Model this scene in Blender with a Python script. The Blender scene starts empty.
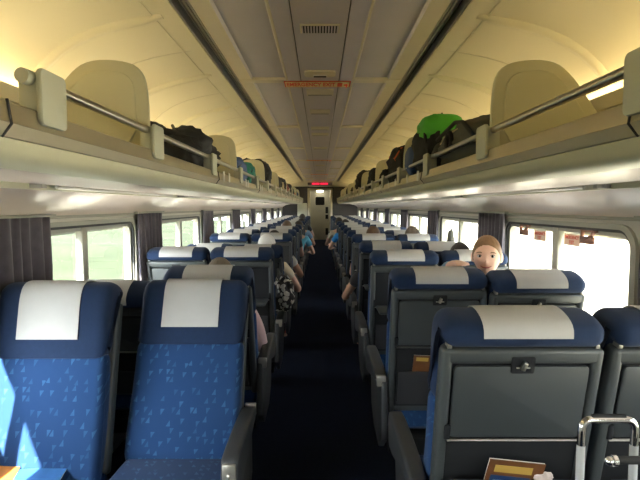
import bpy, bmesh, math, random
from mathutils import Vector, Matrix, noise
random.seed(7)
PI = math.pi
S = bpy.context.scene
C = S.collection
H = 1.46                                   # camera height above the floor; many heights are given relative to it

# ------------------------------------------------------------------ camera, world, sun, exposure
cam_d = bpy.data.cameras.new('camera'); cam = bpy.data.objects.new('camera', cam_d); C.objects.link(cam)
cam_d.sensor_width = 36; cam_d.lens = 500 / 640 * 36; cam_d.clip_start = 0.02; cam_d.clip_end = 500
cam.location = (0, 0, H)
cam.rotation_euler = (PI / 2 - math.atan(33.5 / 500), 0, 0)
S.camera = cam
S.view_settings.view_transform = 'Standard'; S.view_settings.look = 'None'
S.view_settings.exposure = 0.0; S.view_settings.gamma = 1; S.view_settings.use_curve_mapping = False
S.cycles.max_bounces = 10; S.cycles.diffuse_bounces = 6; S.cycles.glossy_bounces = 4
S.cycles.transparent_max_bounces = 12; S.cycles.sample_clamp_indirect = 6
S.cycles.caustics_reflective = False; S.cycles.caustics_refractive = False

W = bpy.data.worlds.new('sky'); S.world = W; W.use_nodes = True
wn = W.node_tree; wn.nodes.clear()
wo = wn.nodes.new('ShaderNodeOutputWorld'); wb = wn.nodes.new('ShaderNodeBackground')
SUNV = Vector((0.22, 1.0, -0.42)).normalized()          # direction the sunlight travels
tcw = wn.nodes.new('ShaderNodeTexCoord'); dt = wn.nodes.new('ShaderNodeVectorMath'); dt.operation = 'DOT_PRODUCT'
nrm = wn.nodes.new('ShaderNodeVectorMath'); nrm.operation = 'NORMALIZE'
wn.links.new(tcw.outputs['Generated'], nrm.inputs[0]); wn.links.new(nrm.outputs[0], dt.inputs[0]); dt.inputs[1].default_value = -SUNV
def wm(op, a, v):
    n = wn.nodes.new('ShaderNodeMath'); n.operation = op; wn.links.new(a, n.inputs[0]); n.inputs[1].default_value = v; return n.outputs[0]
haze = wm('ADD', wm('MULTIPLY', wm('POWER', wm('MAXIMUM', dt.outputs['Value'], 0.0), 14.0), 120.0), 11.0)   # hazy sky, brightest round the sun
wb.inputs[0].default_value = (0.92, 0.95, 1.0, 1); wn.links.new(haze, wb.inputs[1])
wn.links.new(wb.outputs[0], wo.inputs[0])

sd = bpy.data.lights.new('sun', 'SUN'); sd.energy = 90; sd.angle = 0.01; sd.color = (1, 0.94, 0.84)
sun = bpy.data.objects.new('sun', sd); C.objects.link(sun)
sun.rotation_euler = SUNV.to_track_quat('-Z', 'Y').to_euler()

COVE_E = 10.5

# ------------------------------------------------------------------ materials
def nodes(m):
    m.use_nodes = True
    return m.node_tree, m.node_tree.nodes['Principled BSDF']
def srgb(r, g, b):
    f = lambda c: (c / 255 / 12.92) if c / 255 <= 0.04045 else ((c / 255 + 0.055) / 1.055) ** 2.4
    return (f(r), f(g), f(b), 1)
def mat(name, col, rough=0.6, metal=0.0, var=0.06, scale=8, bump=0.0, bscale=200, spec=0.5, sheen=0.0):
    m = bpy.data.materials.new(name); t, b = nodes(m)
    tc = t.nodes.new('ShaderNodeTexCoord')
    n = t.nodes.new('ShaderNodeTexNoise'); n.inputs['Scale'].default_value = scale; n.inputs['Detail'].default_value = 4
    t.links.new(tc.outputs['Object'], n.inputs['Vector'])
    mx = t.nodes.new('ShaderNodeMix'); mx.data_type = 'RGBA'
    mx.inputs[6].default_value = tuple(c * (1 - var) for c in col[:3]) + (1,)
    mx.inputs[7].default_value = tuple(min(1, c * (1 + var)) for c in col[:3]) + (1,)
    t.links.new(n.outputs[0], mx.inputs[0]); t.links.new(mx.outputs[2], b.inputs['Base Color'])
    b.inputs['Roughness'].default_value = rough; b.inputs['Metallic'].default_value = metal
    b.inputs['Specular IOR Level'].default_value = spec
    if sheen: b.inputs['Sheen Weight'].default_value = sheen
    if bump:
        n2 = t.nodes.new('ShaderNodeTexNoise'); n2.inputs['Scale'].default_value = bscale
        t.links.new(tc.outputs['Object'], n2.inputs['Vector'])
        bp = t.nodes.new('ShaderNodeBump'); bp.inputs['Strength'].default_value = bump; bp.inputs['Distance'].default_value = 0.002
        t.links.new(n2.outputs[0], bp.inputs['Height']); t.links.new(bp.outputs[0], b.inputs['Normal'])
    return m
def emis(name, col, e):
    m = bpy.data.materials.new(name); t, b = nodes(m)
    b.inputs['Base Color'].default_value = (*col[:3], 1)
    b.inputs['Emission Color'].default_value = (*col[:3], 1); b.inputs['Emission Strength'].default_value = e
    return m
def fleck_fabric(name, base, fleck):
    m = bpy.data.materials.new(name); t, b = nodes(m); N = t.nodes.new; L = t.links.new
    def math_(op, a, b_=None, c=None):
        n = N('ShaderNodeMath'); n.operation = op
        for i, v in enumerate((a, b_, c)):
            if v is None: continue
            if isinstance(v, (int, float)): n.inputs[i].default_value = v
            else: L(v, n.inputs[i])
        return n.outputs[0]
    tc = N('ShaderNodeTexCoord'); sp = N('ShaderNodeSeparateXYZ'); L(tc.outputs['Object'], sp.inputs[0])
    v = math_('ADD', sp.outputs[2], sp.outputs[1])
    cb = N('ShaderNodeCombineXYZ'); L(math_('MULTIPLY', sp.outputs[0], 26), cb.inputs[0]); L(math_('MULTIPLY', v, 26), cb.inputs[1])
    vo = N('ShaderNodeTexVoronoi'); vo.voronoi_dimensions = '2D'; vo.inputs['Scale'].default_value = 1; vo.inputs['Randomness'].default_value = 0.75
    L(cb.outputs[0], vo.inputs['Vector'])
    sub = N('ShaderNodeVectorMath'); sub.operation = 'SUBTRACT'; L(cb.outputs[0], sub.inputs[0]); L(vo.outputs['Position'], sub.inputs[1])
    s2 = N('ShaderNodeSeparateXYZ'); L(sub.outputs[0], s2.inputs[0])
    sc = N('ShaderNodeSeparateColor'); L(vo.outputs['Color'], sc.inputs[0])
    sgn = math_('SUBTRACT', math_('MULTIPLY', math_('GREATER_THAN', sc.outputs[0], 0.45), 2), 1)
    dy = math_('MULTIPLY', s2.outputs[1], sgn)
    dx = math_('ABSOLUTE', math_('ADD', s2.outputs[0], math_('MULTIPLY', s2.outputs[1], 0.25)))
    inside = math_('LESS_THAN', dx, math_('MULTIPLY', math_('SUBTRACT', 0.36, dy), 0.38))
    ok = math_('MULTIPLY', inside, math_('GREATER_THAN', dy, -0.26))
    ok = math_('MULTIPLY', ok, math_('GREATER_THAN', sc.outputs[1], 0.25))
    ok = math_('MULTIPLY', ok, math_('ADD', 0.35, math_('MULTIPLY', sc.outputs[2], 0.65)))
    n = N('ShaderNodeTexNoise'); n.inputs['Scale'].default_value = 180; L(tc.outputs['Object'], n.inputs['Vector'])
    ok = math_('MULTIPLY', ok, math_('ADD', 0.5, n.outputs[0]))
    mx = N('ShaderNodeMix'); mx.data_type = 'RGBA'; mx.inputs[6].default_value = base; mx.inputs[7].default_value = fleck
    L(ok, mx.inputs[0]); L(mx.outputs[2], b.inputs['Base Color'])
    b.inputs['Roughness'].default_value = 0.9; b.inputs['Specular IOR Level'].default_value = 0.15
    b.inputs['Sheen Weight'].default_value = 0.08
    return m

M = dict(
    cove=mat('cream_ceiling_plastic', (0.80, 0.75, 0.56, 1), 0.45, var=0.03, scale=2),
    grey_panel=mat('grey_ceiling_panel', (0.60, 0.57, 0.57, 1), 0.55, var=0.04),
    beige_strip=mat('beige_ceiling_strip', (0.70, 0.65, 0.50, 1), 0.5, var=0.04),
    centre=mat('centre_ceiling_panel', (0.64, 0.61, 0.66, 1), 0.5, var=0.04),
    dark=mat('dark_gap', (0.02, 0.02, 0.022, 1), 0.6),
    slot=mat('grey_slot', (0.11, 0.105, 0.095, 1), 0.5),
    track=mat('dark_metal_track', (0.36, 0.35, 0.32, 1), 0.35, 0.5),
    steel=mat('brushed_steel', (0.55, 0.53, 0.48, 1), 0.28, 1.0, var=0.15, scale=5),
    lip=mat('brushed_metal_lip', (0.50, 0.46, 0.36, 1), 0.38, 0.85, var=0.12, scale=6),
    chrome=mat('chrome', (0.8, 0.8, 0.8, 1), 0.12, 1.0),
    lit_band=mat('lit_metal_band', (0.72, 0.66, 0.52, 1), 0.3, 0.35, var=0.15, scale=5),  # lip metal made paler: reflected window light put into the colour
    bracket=mat('pale_grey_bracket', (0.50, 0.51, 0.42, 1), 0.45),
    divider=mat('cream_divider', (0.52, 0.50, 0.36, 1), 0.5, var=0.03),
    fascia=mat('cream_green_fascia', (0.60, 0.59, 0.45, 1), 0.42, var=0.03),
    white_panel=mat('off_white_panel', (0.90, 0.80, 0.74, 1), 0.24, var=0.03, scale=3),
    wall=mat('off_white_wall', (0.62, 0.60, 0.54, 1), 0.55, var=0.04),
    winframe=mat('grey_window_frame', (0.33, 0.33, 0.27, 1), 0.4, 0.2),
    gasket=mat('black_rubber', (0.03, 0.03, 0.03, 1), 0.6),
    curtain=mat('purple_grey_curtain', (0.075, 0.067, 0.085, 1), 0.9, var=0.25, scale=30, sheen=0.3),
    shell=mat('grey_seat_plastic', (0.056, 0.064, 0.066, 1), 0.42, var=0.06, bump=0.15, bscale=400),
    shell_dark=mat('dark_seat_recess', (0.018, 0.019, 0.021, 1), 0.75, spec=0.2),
    tray=mat('grey_tray_plastic', (0.046, 0.053, 0.055, 1), 0.4, var=0.06, bump=0.15, bscale=400),
    pocket=mat('charcoal_pocket_cloth', (0.030, 0.030, 0.034, 1), 0.85),
    head=mat('navy_headrest_cloth', (0.0105, 0.025, 0.066, 1), 0.85, var=0.15, scale=60, sheen=0.08, spec=0.2),
    cushion=fleck_fabric('blue_flecked_cloth', (0.014, 0.045, 0.130, 1), (0.032, 0.098, 0.215, 1)),
    cover=mat('white_headrest_paper', (0.47, 0.47, 0.46, 1), 0.9, var=0.05, scale=20, bump=0.3, bscale=60),
    arm=mat('dark_grey_armrest', (0.035, 0.038, 0.042, 1), 0.5),
    arm_cap=mat('worn_silver_cap', (0.32, 0.31, 0.28, 1), 0.35, 0.6, var=0.2, scale=30),
    carpet=mat('navy_carpet', (0.0075, 0.0115, 0.026, 1), 0.95, var=0.35, scale=60, bump=0.6, bscale=300, spec=0.1),
    bulk=mat('dark_bulkhead_carpet', (0.035, 0.033, 0.036, 1), 0.9),
    door=mat('stainless_door', (0.58, 0.57, 0.45, 1), 0.35, 0.5, var=0.12, scale=4),
    skin=mat('skin', (0.62, 0.36, 0.25, 1), 0.5, var=0.05, scale=10),
    glass_dark=mat('dark_glass', (0.02, 0.02, 0.02, 1), 0.1),
    paper=mat('white_paper', (0.75, 0.75, 0.72, 1), 0.7),
    red_handle=mat('rust_red_handle', (0.27, 0.13, 0.09, 1), 0.5),
    black=mat('black_cloth', (0.012, 0.012, 0.013, 1), 0.8, var=0.3, scale=20),
    grey_cloth=mat('grey_olive_cloth', (0.075, 0.075, 0.062, 1), 0.8, var=0.2, scale=20),
    green=mat('bright_green_nylon', (0.06, 0.42, 0.03, 1), 0.55, var=0.15, scale=20),
    orange=mat('orange_piping', (0.6, 0.12, 0.03, 1), 0.6),
    blue_cloth=mat('blue_nylon', (0.03, 0.07, 0.2, 1), 0.6, var=0.2),
    teal=mat('teal_nylon', (0.02, 0.22, 0.17, 1), 0.6, var=0.2),
    maroon=mat('maroon_cloth', (0.2, 0.03, 0.03, 1), 0.8),
    tan=mat('tan_cloth', (0.42, 0.34, 0.22, 1), 0.8),
    eye_white=mat('eye_white', (0.7, 0.66, 0.62, 1), 0.25), iris=mat('dark_iris', (0.03, 0.018, 0.012, 1), 0.2),
    lips=mat('rose_lips', (0.45, 0.14, 0.12, 1), 0.4),
)
M['glow'] = emis('warm_cove_lamp', (1.0, 0.83, 0.50), COVE_E)
M['tube'] = mat('unlit_white_tube', (0.8, 0.78, 0.74, 1), 0.25)
M['led'] = emis('red_led', (1.0, 0.02, 0.08), 1.6)
M['doorlamp'] = emis('warm_door_lamp', (1.0, 0.88, 0.70), 22)
g = bpy.data.materials.new('window_glass'); t, b = nodes(g); t.nodes.remove(b)
tr = t.nodes.new('ShaderNodeBsdfTransparent'); gl = t.nodes.new('ShaderNodeBsdfGlossy'); gl.inputs['Roughness'].default_value = 0.02
fr = t.nodes.new('ShaderNodeFresnel'); fr.inputs[0].default_value = 1.45; mxs = t.nodes.new('ShaderNodeMixShader')
tr.inputs[0].default_value = (0.93, 0.95, 0.93, 1)
geo = t.nodes.new('ShaderNodeNewGeometry'); ml = t.nodes.new('ShaderNodeMath'); ml.operation = 'MULTIPLY'; sb = t.nodes.new('ShaderNodeMath'); sb.operation = 'SUBTRACT'; sb.inputs[0].default_value = 1
t.links.new(geo.outputs['Backfacing'], sb.inputs[1]); t.links.new(sb.outputs[0], ml.inputs[0]); t.links.new(fr.outputs[0], ml.inputs[1])
t.links.new(ml.outputs[0], mxs.inputs[0]); t.links.new(tr.outputs[0], mxs.inputs[1]); t.links.new(gl.outputs[0], mxs.inputs[2])
t.links.new(mxs.outputs[0], t.nodes['Material Output'].inputs[0]); M['glass'] = g

# ------------------------------------------------------------------ mesh helpers
def obj(name, bm, m, parent=None, smooth=True, loc=(0, 0, 0), rot=(0, 0, 0), angle=0.6):
    bmesh.ops.recalc_face_normals(bm, faces=bm.faces)
    me = bpy.data.meshes.new(name); bm.to_mesh(me); bm.free()
    o = bpy.data.objects.new(name, me); C.objects.link(o)
    for mm in (m if isinstance(m, (list, tuple)) else [m]): me.materials.append(mm)
    if smooth:
        for p in me.polygons: p.use_smooth = True
        try: me.set_sharp_from_angle(angle=angle)
        except Exception: pass
    o.location = loc; o.rotation_euler = rot
    if parent: o.parent = parent
    return o
def BM(): return bmesh.new()
def merge(dst, src, mi=0):
    for f in src.faces: f.material_index = mi
    me = bpy.data.meshes.new('tmp'); src.to_mesh(me); src.free(); dst.from_mesh(me); bpy.data.meshes.remove(me)
def box(bm, x0, x1, y0, y1, z0, z1, bev=0.0, seg=2, mi=0, mtx=None):
    t = bmesh.new(); bmesh.ops.create_cube(t, size=1)
    for v in t.verts: v.co = Vector(((x0 + x1) / 2 + v.co.x * (x1 - x0), (y0 + y1) / 2 + v.co.y * (y1 - y0), (z0 + z1) / 2 + v.co.z * (z1 - z0)))
    if bev > 0: bmesh.ops.bevel(t, geom=list(t.edges), offset=bev, segments=seg, profile=0.5, affect='EDGES')
    if mtx is not None: t.transform(mtx)
    merge(bm, t, mi); return bm
def tube(bm, pts, r, n=10, mi=0, closed=False):
    pts = [Vector(p) for p in pts]; rings = []
    up0 = None
    for i, p in enumerate(pts):
        a = pts[max(0, i - 1)]; c = pts[min(len(pts) - 1, i + 1)]
        d = (c - a).normalized()
        if up0 is None:
            up0 = Vector((0, 0, 1)) if abs(d.z) < 0.9 else Vector((1, 0, 0))
        s = d.cross(up0).normalized(); u = s.cross(d).normalized(); up0 = u
        rr = r[i] if isinstance(r, (list, tuple)) else r
        rings.append([bm.verts.new(p + (s * math.cos(2 * PI * k / n) + u * math.sin(2 * PI * k / n)) * rr) for k in range(n)])
    for a, c in zip(rings, rings[1:]):
        for k in range(n):
            f = bm.faces.new((a[k], a[(k + 1) % n], c[(k + 1) % n], c[k])); f.material_index = mi
    for rg in (rings[0], rings[-1]):
        f = bm.faces.new(rg); f.material_index = mi
    return bm
def offset_poly(P, d):
    out = []; n = len(P)
    area = sum(P[i][0] * P[(i + 1) % n][1] - P[(i + 1) % n][0] * P[i][1] for i in range(n))
    sg = 1 if area > 0 else -1
    for i in range(n):
        a, p, c = Vector(P[i - 1]), Vector(P[i]), Vector(P[(i + 1) % n])
        e1 = (p - a).normalized(); e2 = (c - p).normalized()
        n1 = Vector((-e1.y, e1.x)); n2 = Vector((-e2.y, e2.x)); nn = (n1 + n2)
        if nn.length < 1e-6: nn = n1
        nn.normalize(); k = max(0.5, nn.dot(n1))
        out.append(tuple(p + nn * (d * sg / k)))
    return out
def smooth_poly(P, it=2):
    for _ in range(it):
        Q = []
        for i in range(len(P)):
            a, b_ = Vector(P[i]), Vector(P[(i + 1) % len(P)])
            Q += [tuple(a * 0.75 + b_ * 0.25), tuple(a * 0.25 + b_ * 0.75)]
        P = Q
    return P
def extrude(bm, P, a0, a1, axis='x', rnd=0.0, seg=4, mi=0):
    """closed polygon P swept along an axis, its ends rounded by rnd"""
    t = bmesh.new(); st = []
    if rnd > 0:
        for k in range(seg + 1):
            th = PI / 2 * k / seg; st.append((a0 + rnd * (1 - math.sin(th)), rnd * (1 - math.cos(th))))
        st = st[::-1]
        st = [(a0 + rnd * (1 - math.cos(PI / 2 * k / seg)), rnd * (1 - math.sin(PI / 2 * k / seg))) for k in range(seg + 1)]
        st += [(a1 + a0 - s, d) for s, d in st[::-1]]
    else: st = [(a0, 0), (a1, 0)]
    rings = []
    for s, d in st:
        Q = offset_poly(P, d) if d else P
        rings.append([t.verts.new((s, u, v) if axis == 'x' else (u, s, v) if axis == 'y' else (u, v, s)) for u, v in Q])
    n = len(P)
    for r0, r1 in zip(rings, rings[1:]):
        for k in range(n): t.faces.new((r0[k], r0[(k + 1) % n], r1[(k + 1) % n], r1[k]))
    t.faces.new(rings[0]); t.faces.new(rings[-1])
    merge(bm, t, mi); return bm
def strip(bm, L, y0, y1, th=0.01, mi=0, sx=1):
    """open polyline L of (x, z) swept along y, given a thickness away from the room (up / outward)"""
    n = len(L); nor = []
    for i in range(n):
        a = Vector(L[max(0, i - 1)]); c = Vector(L[min(n - 1, i + 1)]); d = (c - a).normalized(); nor.append(Vector((-d.y, d.x)))
    out = [tuple(Vector(L[i]) + nor[i] * th) for i in range(n)]
    P = list(L) + out[::-1]
    P = [(sx * x, z) for x, z in P]
    return extrude(bm, P, y0, y1, 'y', mi=mi)
def rrect(u0, u1, v0, v1, r, n=6):
    P = []
    for cu, cv, a in ((u1 - r, v1 - r, 0), (u0 + r, v1 - r, 1), (u0 + r, v0 + r, 2), (u1 - r, v0 + r, 3)):
        for k in range(n + 1):
            th = PI / 2 * (a + k / n); P.append((cu + r * math.cos(th), cv + r * math.sin(th)))
    return P
def ring_yz(bm, Po, Pi, x0, x1, mi=0):
    V = [[bm.verts.new((x, u, v)) for u, v in P] for x, P in ((x0, Po), (x1, Po), (x1, Pi), (x0, Pi))]
    n = len(Po)
    for a, b_ in ((0, 1), (1, 2), (2, 3), (3, 0)):
        for k in range(n):
            f = bm.faces.new((V[a][k], V[a][(k + 1) % n], V[b_][(k + 1) % n], V[b_][k])); f.material_index = mi
    return bm
def sphere(bm, c, r, n=12, mi=0, sc=(1, 1, 1)):
    t = bmesh.new(); bmesh.ops.create_uvsphere(t, u_segments=n, v_segments=max(6, n * 2 // 3), radius=r)
    for v in t.verts: v.co = Vector(c) + Vector((v.co.x * sc[0], v.co.y * sc[1], v.co.z * sc[2]))
    merge(bm, t, mi); return bm
def empty(name, label, cat, loc=(0, 0, 0), rot=0.0, group=None):
    o = bpy.data.objects.new(name, None); C.objects.link(o); o.empty_display_size = 0.1
    o.location = loc; o.rotation_euler = (0, 0, rot); o['label'] = label; o['category'] = cat
    if group: o['group'] = group
    return o
def tag(o, label, cat, group=None):
    o['label'] = label; o['category'] = cat
    if group: o['group'] = group
    return o
def struct(o): o['kind'] = 'structure'; return o
def dup(root, loc=None, rot=None, label=None, group=None):
    def rec(o, p):
        c = o.copy(); C.objects.link(c)
        if p: c.parent = p
        for ch in kids.get(o, []): rec(ch, c)
        return c
    kids = {}
    def walk(o):
        kids[o] = list(o.children)
        for ch in kids[o]: walk(ch)
    walk(root); r = rec(root, None)
    if loc is not None: r.location = loc
    if rot is not None: r.rotation_euler = (0, 0, rot)
    if label: r['label'] = label
    if group: r['group'] = group
    return r
def text(name, s, size, m, loc, rot, parent, depth=0.0008, fit=None):
    cu = bpy.data.curves.new(name, 'FONT'); cu.body = s; cu.size = size; cu.extrude = depth; cu.offset = size * 0.018; cu.align_x = 'CENTER'; cu.align_y = 'CENTER'
    to = bpy.data.objects.new('tmp_text', cu); C.objects.link(to); bpy.context.view_layer.update()
    me = bpy.data.meshes.new_from_object(to.evaluated_get(bpy.context.evaluated_depsgraph_get()))
    bpy.data.objects.remove(to); me.name = name
    if fit:
        xs = [v.co.x for v in me.vertices]; k = fit / (max(xs) - min(xs))
        for v in me.vertices: v.co.x *= k
    me.materials.clear(); me.materials.append(m)
    o = bpy.data.objects.new(name, me); C.objects.link(o); o.location = loc; o.rotation_euler = rot; o.parent = parent
    return o

# ------------------------------------------------------------------ the car: shell
Y0, Y1 = -2.09, 17.75                       # the passenger compartment along the car
PITCH = 1.98; WIN0 = 2.86                   # one window every two rows
BAYS = list(range(-2, 8))
WX = 1.34

bm = BM(); box(bm, -1.42, 1.42, Y0, 22.3, -0.06, 0.0); struct(obj('floor', bm, M['carpet'], smooth=False))

# side walls, one run each with rounded window openings
GY, GZ0, GZ1, GR = 0.725, 0.79, 1.352, 0.085
for sx, side in ((-1, 'left'), (1, 'right')):
    bm = BM()
    for k in BAYS:
        yc = WIN0 + PITCH * k
        P = rrect(yc - GY, yc + GY, GZ0, GZ1, GR)
        zc = (GZ0 + GZ1) / 2; ya, yb, za, zb = yc - PITCH / 2, yc + PITCH / 2, 0.0, H - 0.03
        O = []
        for u, v in P:
            du, dv = u - yc, v - zc
            s = min((yb - yc) / abs(du) if du else 9e9, ((zb - zc) if dv > 0 else (zc - za)) / abs(dv) if dv else 9e9)
            O.append([yc + du * s, zc + dv * s])
        for cu, cv in ((ya, za), (ya, zb), (yb, za), (yb, zb)):
            j = min(range(len(O)), key=lambda i: (O[i][0] - cu) ** 2 + (O[i][1] - cv) ** 2); O[j] = [cu, cv]
        ring_yz(bm, O, P, sx * WX, sx * 1.41)
    struct(obj('wall_' + side, bm, M['wall'], angle=0.5))
    # curved white panel from the window head up to the reading light slot
    bm = BM()
    L = [(1.125, H + 0.070), (1.17, H + 0.063), (1.22, H + 0.045), (1.265, H + 0.018), (1.31, H - 0.015), (1.336, H - 0.05)]
    strip(bm, L, Y0, Y1, 0.012, sx=sx)
    struct(obj('trim_1' if sx < 0 else 'trim_2', bm, M['white_panel']))
    bm = BM(); box(bm, sx * 1.322, sx * 1.342, Y0, Y1, H - 0.062, H - 0.046, 0.003)
    struct(obj('trim_3' if sx < 0 else 'trim_4', bm, M['winframe']))
    # heater cover / baseboard
    bm = BM(); P = [(1.23, 0), (1.23, 0.13), (1.26, 0.17), (1.32, 0.18), (1.32, 0)]
    extrude(bm, [(sx * a, c) for a, c in P], Y0, Y1, 'y'); struct(obj('baseboard_' + side, bm, M['steel']))

bm = BM(); box(bm, -1.42, 1.42, Y0 - 0.06, Y0, 0, 2.4); struct(obj('wall_back', bm, M['wall']))

# ceiling
bm = BM()
Z = H + 0.85
CV = [(0.63, 0.848), (0.70, 0.842), (0.80, 0.828), (0.90, 0.808), (1.0, 0.78), (1.09, 0.742), (1.17, 0.692), (1.24, 0.63), (1.29, 0.57), (1.32, 0.52), (1.335, 0.46), (1.345, 0.36), (1.35, 0.26), (1.35, 0.14)]
def cv(tt):
    return CV
strip_y1 = Y1
for sx in (-1, 1):
    t_ = []
    # centre strip, raised line, recessed grey panel, beige strip
    strip(bm, [(0.132, Z), (0.215, Z)], Y0, Y1, 0.02, 0, sx)
    strip(bm, [(0.215, Z - 0.004), (0.226, Z - 0.004)], Y0, Y1, 0.03, 1, sx)
    strip(bm, [(0.226, Z), (0.235, Z + 0.014), (0.45, Z + 0.014), (0.46, Z)], Y0, Y1, 0.02, 2, sx)
    strip(bm, [(0.46, Z), (0.545, Z)], Y0, Y1, 0.05, 1, sx)
    strip(bm, [(0.53, Z + 0.045), (0.66, Z + 0.045)], Y0, Y1, 0.02, 3, sx)
    strip(bm, [(x, H + z) for x, z in CV], Y0, Y1, 0.03, 4, sx)
strip(bm, [(-0.126, Z), (0.126, Z)], Y0, Y1, 0.02, 0)
strip(bm, [(-0.14, Z + 0.012), (0.14, Z + 0.012)], Y0, Y1, 0.02, 3)
ceil = struct(obj('ceiling', bm, [M['centre'], M['beige_strip'], M['grey_panel'], M['slot'], M['cove']], angle=0.35))
# slope down to the end bulkhead
bm = BM()
P = [(Y1 - 0.75, Z + 0.0), (Y1, H + 0.70), (Y1 + 0.02, H + 0.70), (Y1 + 0.02, Z + 0.05), (Y1 - 0.75, Z + 0.05)]
extrude(bm, P, -1.25, 1.25, 'x'); struct(obj('trim_5', bm, M['beige_strip'], smooth=False))
# roof skin above everything keeps daylight out
bm = BM(); strip(bm, [(-1.45, 1.3), (-1.45, 2.0), (-1.3, 2.25), (-1.0, 2.4), (0, 2.5), (1.0, 2.4), (1.3, 2.25), (1.45, 2.0), (1.45, 1.3)], Y0 - 0.06, 22.4, 0.02)
struct(obj('trim_6', bm, M['steel']))

# ribs and joints: children of the ceiling
def cove_rib(sx, y, w, h, m, name, i0=1, i1=10):
    bm = BM(); L = [(x, H + z) for x, z in CV[i0:i1]]
    n = len(L); nor = []
    for i in range(n):
        a = Vector(L[max(0, i - 1)]); c = Vector(L[min(n - 1, i + 1)]); d = (c - a).normalized(); nor.append(Vector((d.y, -d.x)))
    rings = []
    for i, (x, z) in enumerate(L):
        p = Vector((x, z)); hh = h * (0.2 if i in (0, n - 1) else 1)
        r = []
        for dy, k in ((-w / 2, -0.5), (-w / 2 * 0.55, 1), (w / 2 * 0.55, 1), (w / 2, -0.5)):
            q = p + nor[i] * hh * k if k > 0 else p - nor[i] * 0.004
            r.append(bm.verts.new((sx * q.x, y + dy, q.y)))
        rings.append(r)
    for a, c in zip(rings, rings[1:]):
        for k in range(3): bm.faces.new((a[k], a[k + 1], c[k + 1], c[k]))
        bm.faces.new((a[3], a[0], c[0], c[3]))
    bm.faces.new(rings[0]); bm.faces.new(rings[-1])
    obj(name, bm, m, ceil, angle=1.2)
yy = 2.28 - 0.495 * 8; k = 0
while yy < Y1:
    for sx in (-1, 1):
        if k % 2 == 0: cove_rib(sx, yy, 0.062, 0.022, M['cove'], 'ceiling_rib')
        else: cove_rib(sx, yy, 0.012, 0.003, M['beige_strip'], 'panel_joint')
    yy += 0.495; k += 1
for sx in (-1, 1):
    bm = BM(); extrude(bm, [(sx * x, H + z) for x, z in ((0.735, 0.833), (0.747, 0.831), (0.747, 0.842), (0.735, 0.845))], Y0, Y1, 'y')
    obj('edge_moulding', bm, M['cove'], ceil)
    # track: two metal rails in the dark slot
    for x0, x1, dz in ((0.548, 0.556, 0.0), (0.577, 0.585, 0.02), (0.600, 0.604, 0.025), (0.621, 0.629, 0.002)):
        bm = BM(); extrude(bm, [(sx * x0, Z + dz), (sx * x1, Z + dz), (sx * x1, Z + 0.045), (sx * x0, Z + 0.045)], Y0, Y1, 'y')
        obj('track_rail', bm, M['track'], ceil)
yy = 3.46 - PITCH * 2
while yy < Y1 - 0.5:
    bm = BM()
    for sx in (-1, 1):
        a, c = sorted((sx * 0.215, sx * 0.545)); box(bm, a, c, yy - 0.045, yy + 0.045, Z - 0.003, Z + 0.02, 0.002)
    obj('cross_rib', bm, M['beige_strip'], ceil)
    yy += PITCH

# end bulkhead, passage and door
bm = BM()
box(bm, -1.42, -0.37, Y1, Y1 + 0.06, 0, 2.35); box(bm, 0.37, 1.42, Y1, Y1 + 0.06, 0, 2.35); box(bm, -0.37, 0.37, Y1, Y1 + 0.06, H + 0.62, 2.35)
struct(obj('wall_front', bm, M['bulk'], smooth=False))
bm = BM()
for sx in (-1, 1):
    a, c = sorted((sx * 0.36, sx * 0.44)); box(bm, a, c, Y1 - 0.03, Y1 + 0.09, 0, H + 0.62, 0.01)
box(bm, -0.44, 0.44, Y1 - 0.03, Y1 + 0.09, H + 0.59, H + 0.64, 0.01)
struct(obj('trim_7', bm, M['lip']))
bm = BM()
box(bm, -0.47, -0.41, Y1 + 0.09, 22.2, 0, 2.3); box(bm, 0.41, 0.47, Y1 + 0.09, 22.2, 0, 2.3); box(bm, -0.41, 0.41, Y1 + 0.09, 22.2, H + 0.66, H + 0.7)
struct(obj('trim_8', bm, M['door'], smooth=False))
bm = BM(); box(bm, -0.41, 0.41, 22.05, 22.1, 0.0, H + 0.66); d1 = struct(obj('door_1', bm, M['door'], smooth=False))
bm = BM(); extrude(bm, rrect(-0.2, 0.2, H + 0.06, H + 0.42, 0.05), 22.03, 22.05, 'y'); obj('door_window', bm, M['glass_dark'], d1)
bm = BM(); box(bm, 0.24, 0.36, 22.03, 22.05, H - 0.30, H - 0.02, 0.01); box(bm, 0.24, 0.36, 22.03, 22.05, H - 0.55, H - 0.36, 0.01); obj('vent_panel', bm, M['glass_dark'], d1)
bm = BM(); box(bm, 0.24, 0.36, 22.03, 22.05, H - 1.25, H - 0.95, 0.01); obj('vent_panel', bm, M['glass_dark'], d1)
bm = BM(); box(bm, -0.1, 0.1, 22.02, 22.05, H - 0.22, H - 0.18, 0.008); obj('door_handle', bm, M['steel'], d1)
bm = BM(); box(bm, -0.13, 0.13, 20.9, 21.2, H + 0.60, H + 0.66, 0.02); lm = obj('passage_lamp', bm, M['doorlamp'])
tag(lm, 'small warm lamp on the passage ceiling before the end door', 'lamp')
bm = BM(); box(bm, -0.80, -0.46, Y1 - 0.03, Y1, H - 0.45, H + 0.12, 0.01)
tag(obj('wall_panel', bm, M['bracket']), 'pale grey flat panel on the dark bulkhead left of the passage', 'panel')

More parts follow.
